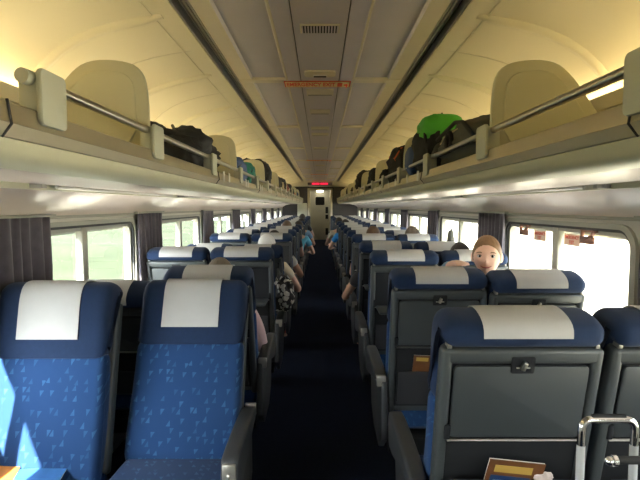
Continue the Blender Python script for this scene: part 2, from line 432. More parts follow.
# windows
def portal(sx, yc):
    l = bpy.data.lights.new('window_daylight_portal', 'AREA'); l.shape = 'RECTANGLE'; l.size = 2 * GY; l.size_y = GZ1 - GZ0
    l.cycles.is_portal = True
    o = bpy.data.objects.new('window_daylight_portal', l); C.objects.link(o)
    o.location = (sx * 1.425, yc, (GZ0 + GZ1) / 2); o.rotation_euler = (PI / 2, 0, PI / 2 if sx > 0 else -PI / 2)
nwin = 0
for sx in (-1, 1):
    for k in BAYS:
        yc = WIN0 + PITCH * k; nwin += 1
        wname = 'window_%d' % nwin
        bm = BM()
        ring_yz(bm, rrect(yc - GY - 0.045, yc + GY + 0.045, GZ0 - 0.045, GZ1 + 0.028, GR + 0.03), rrect(yc - GY - 0.004, yc + GY + 0.004, GZ0 - 0.004, GZ1 + 0.004, GR), sx * 1.325, sx * 1.342)
        fo = struct(obj(wname, bm, M['winframe'], angle=0.5))
        bm = BM(); ring_yz(bm, rrect(yc - GY - 0.004, yc + GY + 0.004, GZ0 - 0.004, GZ1 + 0.004, GR), rrect(yc - GY + 0.012, yc + GY - 0.012, GZ0 + 0.012, GZ1 - 0.010, GR - 0.01), sx * 1.335, sx * 1.360)
        obj('window_gasket', bm, M['gasket'], fo, angle=0.5)
        bm = BM(); ring_yz(bm, rrect(yc - GY + 0.012, yc + GY - 0.012, GZ0 + 0.012, GZ1 - 0.010, GR - 0.01), rrect(yc - GY + 0.035, yc + GY - 0.035, GZ0 + 0.035, GZ1 - 0.030, GR - 0.03), sx * 1.35, sx * 1.385)
        obj('window_sash', bm, M['winframe'], fo, angle=0.5)
        bm = BM(); a, c = sorted((sx * 1.345, sx * 1.388)); box(bm, a, c, yc - 0.034, yc + 0.034, GZ0, GZ1, 0.006); obj('mullion', bm, M['winframe'], fo)
        bm = BM(); a, c = sorted((sx * 1.376, sx * 1.380)); box(bm, a, c, yc - GY + 0.01, yc + GY - 0.01, GZ0 + 0.01, GZ1 - 0.01); obj('pane', bm, M['glass'], fo, smooth=False)
        portal(sx, yc)

# ------------------------------------------------------------------ outside
def ground_mat(name, a, b_, sc):
    return mat(name, a, 0.95, var=0.35, scale=sc, spec=0.1)
bm = BM()
NX, NY = 24, 60
for sx, name, mt in ((-1, 'embankment', None), (1, 'field', None)):
    bm = BM(); grid = []
    for j in range(NY + 1):
        row = []
        for i in range(NX + 1):
            x = 1.6 + 40 * (i / NX) ** 1.6; y = -30 + 100 * j / NY
            if sx < 0: z = -1.1 + 0.6 * min(1, max(0, (x - 3.0) / 9)) + 0.5 * noise.noise(Vector((x * .12, y * .1, 0))) * min(1, x / 8)
            else: z = -1.1 + 0.5 * noise.noise(Vector((x * .1, y * .1, 5))) * min(1, x / 8)
            row.append(bm.verts.new((sx * x, y, z)))
        grid.append(row)
    for j in range(NY):
        for i in range(NX): bm.faces.new((grid[j][i], grid[j][i + 1], grid[j + 1][i + 1], grid[j + 1][i]))
    m = mat('grass' if sx < 0 else 'dry_field', (0.030, 0.038, 0.021, 1) if sx < 0 else (0.55, 0.50, 0.38, 1), 0.95, var=0.5, scale=0.5, spec=0.1)
    o = obj(name, bm, m); struct(o)

for sx in (-1, 1):  # unseen gravel strips, added to bounce daylight up under the racks
    bm = BM(); Pb = [(1.5, -1.3), (1.5, -0.93), (3.6, -0.93), (4.7, -1.3)]
    extrude(bm, [(sx * a, c) for a, c in Pb], -30, 70, 'y'); o = obj('bounce_ballast', bm, mat('bounce_gravel', (0.55, 0.51, 0.46, 1), 0.95, var=0.4, scale=30), smooth=False); struct(o)

# ------------------------------------------------------------------ luggage racks
RY0, RY1 = -1.9, Y1 - 0.25
DIV = [1.92 + 1.98 * k for k in range(-1, 8)]
for sx, side in ((-1, 'left'), (1, 'right')):
    root = empty('luggage_rack', 'cream and metal overhead luggage rack running along the %s wall' % side, 'luggage rack', (sx * 0.62, 2.0, H + 0.17), group='overhead luggage racks')
    OF = (-sx * 0.62, -2.0, -(H + 0.17))
    def part(name, bm, m, **kw): return obj(name, bm, m, root, loc=OF, **kw)
    bm = BM(); P = [(.607, .205), (.598, .200), (.592, .160), (.62, .160), (.622, .205)]
    extrude(bm, [(sx * a, H + c) for a, c in P], RY0, RY1, 'y'); part('metal_lip', bm, M['lip'], angle=0.2)
    bm = BM(); P = [(.592, .1595), (.609, .136), (.66, .136), (.66, .1595)]
    extrude(bm, [(sx * a, H + c) for a, c in P], RY0, RY1, 'y'); part('lip_edge_band', bm, M['lit_band'], smooth=False)
    bm = BM(); P = [(.612, .134), (.618, .112), (.630, .097), (.652, .088), (.69, .083), (.69, .095), (.66, .134)]
    extrude(bm, [(sx * a, H + c) for a, c in P], RY0, RY1, 'y'); part('fascia', bm, M['fascia'], angle=0.7)
    bm = BM(); P = [(.75, .084), (1.055, .084), (1.06, .10), (1.06, .17), (1.35, .17), (1.35, .158), (1.07, .15), (1.05, .12), (.75, .12)]
    P = [(.69, .0835), (1.055, .084), (1.055, .168), (.69, .168)]
    extrude(bm, [(sx * a, H + c) for a, c in P], RY0, RY1, 'y'); part('underside_panel', bm, M['white_panel'], smooth=False)
    bm = BM(); extrude(bm, [(sx * a, H + c) for a, c in ((.655, .155), (.66, .172), (1.345, .172), (1.345, .155))], RY0, RY1, 'y'); part('shelf', bm, M['divider'], smooth=False)
    bm = BM(); extrude(bm, [(sx * a, H + c) for a, c in ((1.055, .10), (1.14, .10), (1.14, .125), (1.055, .125))], RY0, RY1, 'y'); part('light_slot', bm, M['track'], smooth=False)
    bm = BM(); extrude(bm, [(sx * a, H + c) for a, c in ((1.105, .066), (1.135, .066), (1.135, .10), (1.105, .10))], RY0, RY1, 'y'); part('slot_edge', bm, M['fascia'], smooth=False)
    for k in range(-1, 9):
        yc = WIN0 + PITCH * k
        bm = BM(); tube(bm, [(sx * 1.08, yc - 0.8, H + .080), (sx * 1.08, yc + 0.8, H + .080)], 0.008, 8); part('slot_tube', bm, M['tube'])
        bm = BM(); box(bm, min(sx * 1.055, sx * 1.105), max(sx * 1.055, sx * 1.105), yc - 0.95, yc - 0.92, H + .07, H + .10); part('slot_clip', bm, M['track'])
        bm = BM(); tube(bm, [(sx * .5975, yc + 0.09, H + .2055), (sx * .5905, yc + 0.09, H + .158), (sx * .6105, yc + 0.09, H + .134)], 0.0028, 6); part('lip_seam', bm, M['dark'])
    # rail in sections with brackets
    bm = BM()
    ys = 1.085 if sx < 0 else 0.86
    tube(bm, [(sx * .618, ys, H + .272), (sx * .618, RY1, H + .272)], 0.0125, 14); part('rail', bm, M['steel'])
    bm = BM(); tube(bm, [(sx * .618, ys - 0.03, H + .272), (sx * .618, ys, H + .272), (sx * .618, ys + 0.01, H + .272)], [0.0155, 0.017, 0.017], 16); part('rail_end_cap', bm, M['bracket'])
    first = [1.12] if sx < 0 else [0.93]
    for y in first + [1.84 + 0.965 * i for i in range(17)]:
        w = 0.052
        bm = BM(); Pb = smooth_poly([(y - w, H + .16), (y + w, H + .16), (y + w, H + .31), (y - w, H + .31)], 0)
        P = rrect(y - w, y + w, H + .172, H + .292, 0.014)
        t = BM(); a, c = sorted((sx * .583, sx * .597))
        extrude(t, P, a, c, 'x', rnd=0.004, seg=2); merge(bm, t)
        box(bm, min(sx * .597, sx * .64), max(sx * .597, sx * .64), y - w * .8, y - w * .8 + 0.012, H + .18, H + .285, 0.003)
        part('rail_bracket', bm, M['bracket'])
    for y in DIV:
        Po = smooth_poly([(.645, .15), (.645, .43), (.67, .52), (.75, .548), (.87, .548), (.94, .50), (1.02, .39), (1.14, .22), (1.16, .15)], 2)
        bm = BM(); extrude(bm, [(sx * a, H + c) for a, c in Po], y - 0.012, y + 0.012, 'y', rnd=0.006, seg=2)
        dv = part('shelf_divider', bm, M['divider'])
        Pi = smooth_poly([(.69, .20), (.69, .43), (.708, .485), (.76, .506), (.86, .506), (.91, .468), (.985, .362), (1.085, .20)], 2)
        bm = BM(); extrude(bm, [(sx * a, H + max(.2, c)) for a, c in Pi], y - 0.020, y + 0.020, 'y', rnd=0.003, seg=1)
        ob = obj('raised_panel', bm, M['divider'], dv)
    # warm lamp strip at the back of the rack
    bm = BM(); extrude(bm, [(sx * a, H + c) for a, c in ((1.275, .462), (1.275, .484), (1.315, .492), (1.32, .462))], RY0, RY1, 'y', mi=0)
    lt = obj('cove_lamp', bm, M['glow'], angle=0.3); tag(lt, 'long warm strip lamp above the %s luggage rack at the wall' % side, 'lamp', 'cove strip lamps')
    bm = BM(); extrude(bm, [(sx * a, H + c) for a, c in ((1.255, .43), (1.250, .492), (1.262, .494), (1.268, .458), (1.335, .458), (1.345, .40))], RY0, RY1, 'y')
    obj('lamp_housing', bm, M['beige_strip'], lt)

# ------------------------------------------------------------------ ceiling fittings
def ceiling_sign(y, which):
    r = empty('exit_sign', which, 'sign', (-0.018, y, Z - 0.002), group='emergency exit signs on the ceiling')
    bm = BM(); box(bm, -0.228, 0.228, -0.082, 0.082, -0.004, 0.0, 0.001); obj('sign_border', bm, sign_red, r, smooth=False)
    bm = BM(); box(bm, -0.219, 0.219, -0.070, 0.070, -0.0055, -0.003); obj('sign_plate', bm, sign_yel, r, smooth=False)
    text('sign_lettering', 'EMERGENCY EXIT', 0.135, sign_red, (-0.045, 0, -0.006), (PI, 0, 0), r, fit=0.335)
    bm = BM(); box(bm, 0.138, 0.172, -0.048, 0.048, -0.0075, -0.005, 0.001)
    tube(bm, [(0.183, 0, -0.007), (0.200, 0, -0.007)], [0.006, 0.006], 6); tube(bm, [(0.197, 0, -0.007), (0.212, 0, -0.007)], [0.030, 0.001], 6)
    obj('sign_symbols', bm, sign_red, r, smooth=False)
sign_red = mat('orange_red_paint', (0.85, 0.11, 0.03, 1), 0.5); sign_yel = mat('pale_yellow_plate', (0.92, 0.78, 0.36, 1), 0.5)
ceiling_sign(3.53, 'orange red EMERGENCY EXIT sign on the ceiling, the large nearest one')
ceiling_sign(9.3, 'orange red EMERGENCY EXIT sign on the ceiling, second one down the aisle')
ceiling_sign(13.3, 'orange red EMERGENCY EXIT sign on the ceiling, third one down the aisle')
ceiling_sign(16.4, 'orange red EMERGENCY EXIT sign on the ceiling, furthest one just before the red display')
def vent(y, lab):
    r = empty('ceiling_vent', lab, 'vent', (0, y, Z), group='ceiling air vents')
    bm = BM(); box(bm, -0.095, 0.095, -0.06, 0.06, -0.006, 0.0, 0.003); obj('vent_frame', bm, M['beige_strip'], r)
    bm = BM(); box(bm, -0.085, 0.085, -0.045, 0.048, -0.0075, -0.004); obj('vent_opening', bm, M['dark'], r, smooth=False)
    bm = BM()
    for i in range(13):
        x = -0.084 + 0.168 * i / 12; box(bm, x - 0.0035, x + 0.0035, -0.045, 0.048, -0.011, -0.007)
    obj('slat', bm, M['centre'], r, smooth=False)
def speaker(y, lab):
    r = empty('ceiling_speaker', lab, 'ceiling fitting', (0, y, Z), group='slotted ceiling fittings')
    bm = BM(); extrude(bm, rrect(-0.10, 0.10, -0.07, 0.07, 0.03), -0.012, 0.0, 'z', rnd=0.006, seg=2); obj('fitting_cover', bm, M['beige_strip'], r)
    bm = BM(); box(bm, -0.046, 0.046, 0.0, 0.045, -0.017, -0.010, 0.002); obj('fitting_frame', bm, M['paper'], r)
    bm = BM(); box(bm, -0.040, 0.040, 0.012, 0.042, -0.019, -0.014); obj('fitting_slot', bm, M['dark'], r, smooth=False)
def ceil_bar(y, w, lab):
    r = empty('ceiling_diffuser', lab, 'ceiling fitting', (0, y, Z), group='plain ceiling diffusers')
    bm = BM(); box(bm, -w, w, -0.10, 0.10, -0.008, 0.0, 0.004); obj('diffuser_plate', bm, M['beige_strip'], r)
    bm = BM(); box(bm, -w * .9, w * .9, 0.06, 0.085, -0.011, -0.006); obj('diffuser_slot', bm, M['track'], r, smooth=False)
vent(2.45, 'ribbed air vent in the centre ceiling panel nearest the camera')
speaker(3.25, 'ceiling fitting with small dark slot just before the nearest exit sign')
ceil_bar(3.78, 0.10, 'plain ceiling diffuser plate directly behind the nearest exit sign')
ceil_bar(4.55, 0.09, 'ceiling diffuser plate with dark slot, second behind the nearest exit sign')
for y, lab in ((5.5, 'third'), (5.95, 'fourth'), (7.35, 'fifth'), (10.4, 'sixth'), (12.0, 'seventh')):
    ceil_bar(y, 0.10, 'pale ceiling diffuser plate, %s one behind the nearest exit sign' % lab)
r = empty('message_display', 'black display board with glowing red letters above the end passage', 'display', (0, Y1 - 0.6, H + 0.77))
bm = BM(); box(bm, -0.42, 0.42, -0.05, 0.04, -0.042, 0.045, 0.01); obj('display_case', bm, M['dark'], r)
bm = BM(); random.seed(3); x = -0.27
while x < 0.27:
    w = random.choice((0.018, 0.028, 0.034)); 
    if not -0.03 < x < 0.0: box(bm, x, x + w, -0.054, -0.05, -0.028, 0.030)
    x += w + 0.008
obj('display_lettering', bm, M['led'], r, smooth=False)

# ------------------------------------------------------------------ curtains
def curtain(sx, y0, y1, ztop, zbot, lab):
    bm = BM(); n = 72; m_ = 14; folds = (y1 - y0) / 0.078; grid = []
    ph = random.random() * 6
    for side in (0, 1):
        g_ = []
        for j in range(m_ + 1):
            v = j / m_; z = ztop + (zbot - ztop) * v; row = []
            for i in range(n + 1):
                u = i / n
                amp = 0.011 + 0.008 * min(1, v * 3)
                y = y0 + (y1 - y0) * u
                tw = 2 * PI * folds * u + ph + 0.9 * math.sin(3.1 * u * folds * 0.7 + v * 1.3)
                x = 1.303 + 0.8 * amp * math.sin(tw) + (0.003 if side else 0) + 0.002 * math.sin(v * 5 + u * 9)
                yy_ = y + 0.012 * math.cos(tw) * min(1, v * 2) + 0.02 * (v - 0.5) * math.sin(u * 5)
                row.append(bm.verts.new((sx * x, yy_, z)))
            g_.append(row)
        grid.append(g_)
    for g_ in grid:
        for j in range(m_):
            for i in range(n): bm.faces.new((g_[j][i], g_[j][i + 1], g_[j + 1][i + 1], g_[j + 1][i]))
    A, B = grid
    for i in range(n):
        for j in (0, m_): bm.faces.new((A[j][i], A[j][i + 1], B[j][i + 1], B[j][i]))
    for j in range(m_):
        for i in (0, n): bm.faces.new((A[j][i], A[j + 1][i], B[j + 1][i], B[j][i]))
    o = obj('curtain', bm, M['curtain'], angle=2.5)
    bm = BM(); box(bm, min(sx * 1.290, sx * 1.322), max(sx * 1.290, sx * 1.322), y0 - 0.03, y1 + 0.03, ztop - 0.002, ztop + 0.010, 0.002)
    obj('curtain_track', bm, M['winframe'], o)
    tag(o, lab, 'curtain', 'pleated curtains between the windows')
ORD = ['nearest', 'second', 'third', 'fourth', 'fifth', 'sixth', 'seventh', 'eighth', 'ninth', 'tenth', 'eleventh', 'twelfth', 'thirteenth', 'fourteenth', 'fifteenth', 'sixteenth', 'seventeenth']
zt = H - 0.048
curtain(-1, 1.72, 2.42, zt, 0.74, 'wide purple grey pleated curtain at the left edge, nearest on that side')
curtain(1, 1.55, 2.03, zt, 0.74, 'purple grey curtain at the right edge beside the nearest large window')
for k in range(1, 8):
    yc = 1.88 + PITCH * k
    w = (0.0, 0.27, 0.25, 0.30, 0.28, 0.33, 0.28, 0.30)[k]
    curtain(-1, yc - w, yc + w, zt, 0.74, 'purple grey pleated curtain on the left wall, %s one from the camera' % ORD[k])
    curtain(1, yc - w - 0.05, yc + w - 0.05, zt, 0.74, 'purple grey pleated curtain on the right wall, %s one from the camera' % ORD[k])

# ------------------------------------------------------------------ emergency window handles and notices on the right hand window
for y, lab in ((3.28, 'rust red release handle at the top of the nearest right window, far pane'), (2.50, 'rust red release handle at the top of the nearest right window, near pane')):
    r = empty('release_handle', lab, 'handle', (1.352, y, 1.35), group='window release handles')
    bm = BM(); box(bm, -0.012, 0.010, -0.078, 0.078, -0.018, 0.0, 0.003); obj('handle_base', bm, M['red_handle'], r)
    bm = BM(); tube(bm, [(-0.008, -0.05, -0.008), (-0.014, -0.045, -0.035), (-0.014, 0.02, -0.06), (-0.014, 0.05, -0.058), (-0.008, 0.052, -0.008)], 0.010, 8)
    box(bm, -0.022, -0.008, -0.066, 0.060, -0.078, -0.040, 0.004); obj('pull_grip', bm, M['red_handle'], r)
note_bg = mat('faded_pink_notice', (0.95, 0.72, 0.58, 1), 0.6); note_red = mat('notice_red', (0.75, 0.10, 0.06, 1), 0.5)
for y, lab in ((3.12, 'small red notice stuck on the far pane of the nearest right window'), (2.72, 'faded pale red notice stuck on the near pane beside the window post')):
    r = empty('window_notice', lab, 'sticker', (1.374, y, 1.278), group='window notices')
    bm = BM(); box(bm, -0.001, 0.0015, -0.085, 0.085, -0.032, 0.032); obj('notice_sheet', bm, note_bg, r, smooth=False)
    text('notice_lettering', 'EMERGENCY\nEXIT', 0.026, note_red, (-0.0025, 0, 0), (PI / 2, 0, -PI / 2), r, 0.0004)

# ------------------------------------------------------------------ seats
HINGE = 0.385
PIV = (0, 0.16, 0.40)
def build_seat(arm_side):
    """facing +y, origin on the floor under the headrest; arm_side -1 / +1 / 0"""
    P = {}
    root = empty('train_seat', 'x', 'seat')
    def bp(name, bm, m, **kw): return obj(name, bm, m, root, loc=PIV, **kw)
    # shell: plate + frame round the tray
    bm = BM()
    prof = rrect(-0.236, 0.236, 0.0, 0.682, 0.03)
    extrude(bm, prof, -0.040, 0.0, 'y', rnd=0.012, seg=3)
    box(bm, -0.236, -0.203, -0.058, -0.01, 0.0, 0.68, 0.012, 3); box(bm, 0.203, 0.236, -0.058, -0.01, 0.0, 0.68, 0.012, 3)
    box(bm, -0.225, 0.225, -0.058, -0.02, 0.634, 0.681, 0.012, 3)
    shell = bp('back_shell', bm, M['shell'])
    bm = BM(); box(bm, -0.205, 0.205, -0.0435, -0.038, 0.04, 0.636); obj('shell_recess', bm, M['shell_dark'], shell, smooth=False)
    for sx in (-1, 1):
        bm = BM(); box(bm, min(sx * .208, sx * .222), max(sx * .208, sx * .222), -0.050, -0.02, 0.680, 0.692, 0.002)
        obj('head_guide', bm, M['arm_cap'], shell)
    # tray with latch, hinged along its lower edge
    bm = BM(); extrude(bm, rrect(-0.198, 0.198, 0.006, 0.243, 0.014), -0.058, -0.044, 'y', rnd=0.004, seg=2)
    hinge = (0, 0, HINGE)
    tray = bp('tray_table', bm, M['tray']); tray.location = PIV
    tray.data.transform(Matrix.Translation((0, 0, HINGE)))
    bm = BM(); extrude(bm, rrect(-0.034, 0.034, 0.608, 0.660, 0.006), -0.0605, -0.055, 'y'); la = obj('latch_plate', bm, M['shell_dark'], tray, smooth=False)
    bm = BM(); box(bm, -0.007, 0.007, -0.074, -0.060, 0.622, 0.648, 0.003, mtx=Matrix.Translation((0, 0, 0.635)) @ Matrix.Rotation(0.35, 4, 'Y') @ Matrix.Translation((0, 0, -0.635)))
    tube(bm, [(-0.02, -0.062, 0.627), (0.02, -0.062, 0.627)], 0.0025, 6)
    obj('latch', bm, M['steel'], la if False else tray)
    bm = BM(); tube(bm, [(-0.203, -0.055, HINGE - 0.004), (0.203, -0.055, HINGE - 0.004)], 0.0048, 8)
    bp('metal_bar', bm, M['steel'])
    for sx in (-1, 1):
        bm = BM(); box(bm, min(sx * .196, sx * .215), max(sx * .196, sx * .215), -0.062, -0.045, HINGE + 0.0, HINGE + 0.05, 0.004)
        bp('tray_hinge', bm, M['shell_dark'])
    bm = BM(); extrude(bm, [(-0.045, 0.06), (-0.075, 0.07), (-0.095, 0.20), (-0.088, 0.262), (-0.082, 0.262), (-0.086, 0.20), (-0.068, 0.08), (-0.045, 0.075)], -0.192, 0.192, 'x')
    bp('magazine_pocket', bm, M['pocket'])
    # front cushion and headrest
    Pc = smooth_poly([(0.0, -0.03), (0.0, 0.48), (0.095, 0.48), (0.110, 0.43), (0.100, 0.30), (0.115, 0.12), (0.105, -0.03)], 2)
    bm = BM(); extrude(bm, Pc, -0.238, 0.238, 'x', rnd=0.035, seg=4); bp('back_cushion', bm, M['cushion'])
    Ph = smooth_poly([(0.0, 0.455), (0.0, 0.680), (-0.055, 0.684), (-0.068, 0.715), (-0.052, 0.758), (0.03, 0.768), (0.095, 0.75), (0.118, 0.70), (0.115, 0.60), (0.110, 0.460), (0.10, 0.455)], 2)
    bm = BM(); extrude(bm, Ph, -0.239, 0.239, 'x', rnd=0.045, seg=6); hr = bp('headrest', bm, M['head'])
    # paper cover draped over the headrest
    Pd = []
    for i_, a_ in enumerate(Ph):
        b2 = Ph[(i_ + 1) % len(Ph)]; k_ = max(1, int((Vector(a_) - Vector(b2)).length / 0.008))
        Pd += [tuple(Vector(a_).lerp(Vector(b2), j_ / k_)) for j_ in range(k_)]
    Ph = Pd
    Pf = offset_poly(Ph, -0.0035); Pg = offset_poly(Ph, -0.006)
    idx = [i for i, p in enumerate(Pf) if (p[0] < 0.0 and p[1] > 0.712) or (p[0] >= 0.0 and p[1] > 0.525 and not (p[0] < 0.004 and p[1] < 0.69))]
    # order along the surface: rear lower edge -> top -> front lower edge
    n = len(Pf)
    def around(i): return (i - start) % n
    rear = min((i for i in idx if Pf[i][0] < 0), key=lambda i: Pf[i][1]); start = rear
    idx = sorted(idx, key=around)
    path_i = [Pf[i] for i in idx]; path_o = [Pg[i] for i in idx]
    bm = BM(); extrude(bm, path_i + path_o[::-1], -0.125, 0.130, 'x'); bp('headrest_cover', bm, M['cover'], angle=0.9)
    # seat cushion, base, legs
    Ps = smooth_poly([(0.12, 0.27), (0.10, 0.40), (0.20, 0.435), (0.50, 0.450), (0.60, 0.43), (0.625, 0.38), (0.60, 0.30), (0.50, 0.27)], 2)
    bm = BM(); extrude(bm, Ps, -0.232, 0.232, 'x', rnd=0.03, seg=4); obj('seat_cushion', bm, M['cushion'], root)
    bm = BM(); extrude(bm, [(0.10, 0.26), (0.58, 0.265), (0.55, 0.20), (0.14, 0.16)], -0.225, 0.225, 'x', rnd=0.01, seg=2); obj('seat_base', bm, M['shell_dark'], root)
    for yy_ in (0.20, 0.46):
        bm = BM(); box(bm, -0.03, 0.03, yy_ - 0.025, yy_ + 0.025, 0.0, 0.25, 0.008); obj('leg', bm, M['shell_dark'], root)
    if arm_side:
        s = arm_side
        a, c = sorted((s * 0.243, s * 0.303))
        Pa = smooth_poly([(0.10, 0.56), (0.11, 0.605), (0.30, 0.622), (0.575, 0.622), (0.605, 0.60), (0.60, 0.50), (0.55, 0.46), (0.30, 0.52)], 1)
        bm = BM(); extrude(bm, Pa, a, c, 'x', rnd=0.012, seg=3); ar = obj('armrest', bm, M['arm'], root)
        bm = BM(); box(bm, a + 0.006, c - 0.006, 0.592, 0.609, 0.505, 0.60, 0.006); sphere(bm, ((a + c) / 2, 0.609, 0.56), 0.010, 10, sc=(1, 0.6, 1)); obj('arm_end_cap', bm, M['arm_cap'], ar)
        bm = BM(); box(bm, a + 0.006, c - 0.006, 0.068, 0.090, 0.545, 0.60, 0.004); obj('arm_rear_cap', bm, M['arm_cap'], ar)
        a, c = sorted((s * 0.240, s * 0.275))
        Pp = smooth_poly([(0.05, 0.18), (0.05, 0.56), (0.12, 0.60), (0.58, 0.60), (0.60, 0.50), (0.52, 0.20)], 1)
        bm = BM(); extrude(bm, Pp, a, c, 'x', rnd=0.008, seg=2); obj('side_panel', bm, M['arm'], root)
    return root
def set_seat(root, rec, tray_open=False):
    for ch in root.children:
        n = ch.name.split('.')[0]
        if n in ('back_shell', 'tray_table', 'metal_bar', 'tray_hinge', 'magazine_pocket', 'back_cushion', 'headrest', 'headrest_cover'):
            ch.rotation_euler = (rec, 0, 0); ch.location = PIV
        if n == 'tray_table' and tray_open:
            # swing down about its hinge, level with the floor
            Mp = Matrix.Translation(PIV) @ Matrix.Rotation(rec, 4, 'X') @ Matrix.Translation((0, -0.052, HINGE))
            p = Mp.translation
            M2 = Matrix.Translation(p) @ Matrix.Rotation(PI / 2 - 0.0, 4, 'X') @ Matrix.Translation((0, 0.052, -HINGE))
            ch.location = M2.translation; ch.rotation_euler = M2.to_euler()
protos = {s: build_seat(s) for s in (-1, 0, 1)}
used = set()
R0 = math.radians(12)
def seat(x, y, arm, lab, rec=R0, rot=0.0, tray_open=False, group=None):
    p = protos[arm]
    if arm in used: r = dup(p, (x, y, 0), rot, lab)
    else: used.add(arm); r = p; r.location = (x, y, 0); r.rotation_euler = (0, 0, rot); r['label'] = lab
    r['group'] = group
    r.scale = (0.94 if arm == 0 else 0.98, 1, 1)
    set_seat(r, rec, tray_open); return r
XA, XW = 0.580, 1.058
ROWORD = ['first', 'second', 'third', 'fourth', 'fifth', 'sixth', 'seventh', 'eighth', 'ninth', 'tenth', 'eleventh', 'twelfth', 'thirteenth', 'fourteenth', 'fifteenth', 'sixteenth', 'seventeenth', 'eighteenth']
rr = random.Random(5)
order = []
# right side, all facing away
for i in range(16):
    y = 1.43 + 0.99 * i
    for who, x in (('aisle', XA), ('window', XW)):
        rec = R0 + (0 if i < 3 and who == 'aisle' else math.radians(rr.choice((-2, -1, 0, 2))))
        op = (who == 'aisle' and i in (2, 3))
        if who == 'window' and i == 3: rec = R0 + math.radians(4)
        if who == 'window' and i < 3: rec = R0 + (math.radians(3.5) if i == 1 else 0)
        if who == 'window' and i == 1: x -= 0.018
        extra = ', tray lowered' if op else ''
        order.append((i, x, y, -1 if who == 'aisle' else 0, 'navy grey seat right of the aisle, %s place, %s row from the camera%s' % (who, ROWORD[i], extra), rec, 0.0, op, 'seats right of the aisle'))
# left side
for i in range(14):
    y = 3.69 + 0.99 * i
    for who, x in (('aisle', XA), ('window', XW)):
        rec = R0 + math.radians(rr.choice((-1, 0, 0, 3)))
        if i == 0: rec = R0
        if i == 1: rec = R0 + math.radians(16); y += 0.12
        op = (who == 'aisle' and i == 0)
        extra = ', tray lowered' if op else ''
        order.append((i, -x + (0.03 if i > 1 else 0), y, 1 if who == 'aisle' else 0, 'navy grey seat left of the aisle, %s place, %s row from the camera%s' % (who, ROWORD[i + 2], extra), rec, 0.0, op, 'seats left of the aisle facing away'))
order.append((0, -XA - 0.015, 2.72, 1, 'navy seat back turned away, directly behind the forward facing aisle seat on the left', math.radians(19), 0.0, False, 'seats left of the aisle facing away'))
order.append((0, -XW, 2.66, 0, 'dark navy seat turned away behind the sunlit left window seat, mostly hidden', math.radians(31), 0.0, False, 'seats left of the aisle facing away'))
order.append((0, -XA + 0.008, 2.22, -1, 'blue flecked aisle seat on the left facing the camera, reclined back', math.radians(24), PI, False, 'left seats facing the camera'))
order.append((0, -XW - 0.006, 2.06, 0, 'blue flecked window seat on the left facing the camera with sunlight on its edge', math.radians(14.5), PI, False, 'left seats facing the camera'))
for i, x, y, arm, lab, rec, rot, op, grp in order: seat(x, y, arm, lab, rec, rot, op, grp)

# ------------------------------------------------------------------ people
def head_point(d, hairline=None):
    """surface of a head, face towards -y, origin between the ears; d is a unit vector"""
    x, y, z = d
    rx, ry, rz = 0.074, 0.094, 0.099
    if z < 0:
        rx *= 1 - 0.24 * min(1, -z) ** 1.6; rz = 0.118
        if y > 0: ry *= 1 - 0.28 * min(1, -z)
    p = Vector((x * rx, y * ry, z * rz))
    if y < 0:
        g = lambda cx, cz, sx_, sz_: math.exp(-((p.x - cx) / sx_) ** 2 - ((p.z - cz) / sz_) ** 2)
        dy = 0
        dy -= 0.020 * g(0, -0.034, 0.012, 0.013); dy -= 0.010 * g(0, -0.015, 0.008, 0.022)   # nose, bridge
        dy += 0.008 * (g(0.032, -0.002, 0.018, 0.012) + g(-0.032, -0.002, 0.018, 0.012))       # sockets
        dy -= 0.004 * (g(0.04, -0.035, 0.02, 0.02) + g(-0.04, -0.035, 0.02, 0.02))             # cheeks
        dy -= 0.006 * g(0, -0.064, 0.022, 0.009); dy -= 0.006 * g(0, -0.100, 0.02, 0.014)      # lips, chin
        dy -= 0.004 * g(0, 0.018, 0.05, 0.010)                                                  # brow
        p.y += dy
    return p
def head_mesh(bm, n=64, m_=44):
    rows = []
    for j in range(1, m_):
        ph = PI * j / m_; rows.append([bm.verts.new(head_point((math.sin(ph) * math.cos(2 * PI * i / n), math.sin(ph) * math.sin(2 * PI * i / n), math.cos(ph)))) for i in range(n)])
    for a, c in zip(rows, rows[1:]):
        for i in range(n): bm.faces.new((a[i], a[(i + 1) % n], c[(i + 1) % n], c[i]))
    for rw, z in ((rows[0], 1), (rows[-1], -1)):
        v = bm.verts.new(head_point((0, 0, z)))
        for i in range(n): bm.faces.new((v, rw[i], rw[(i + 1) % n]))
    for sx in (-1, 1):
        sphere(bm, (sx * 0.075, 0.004, -0.018), 0.03, 14, sc=(0.32, 0.62, 1.0))
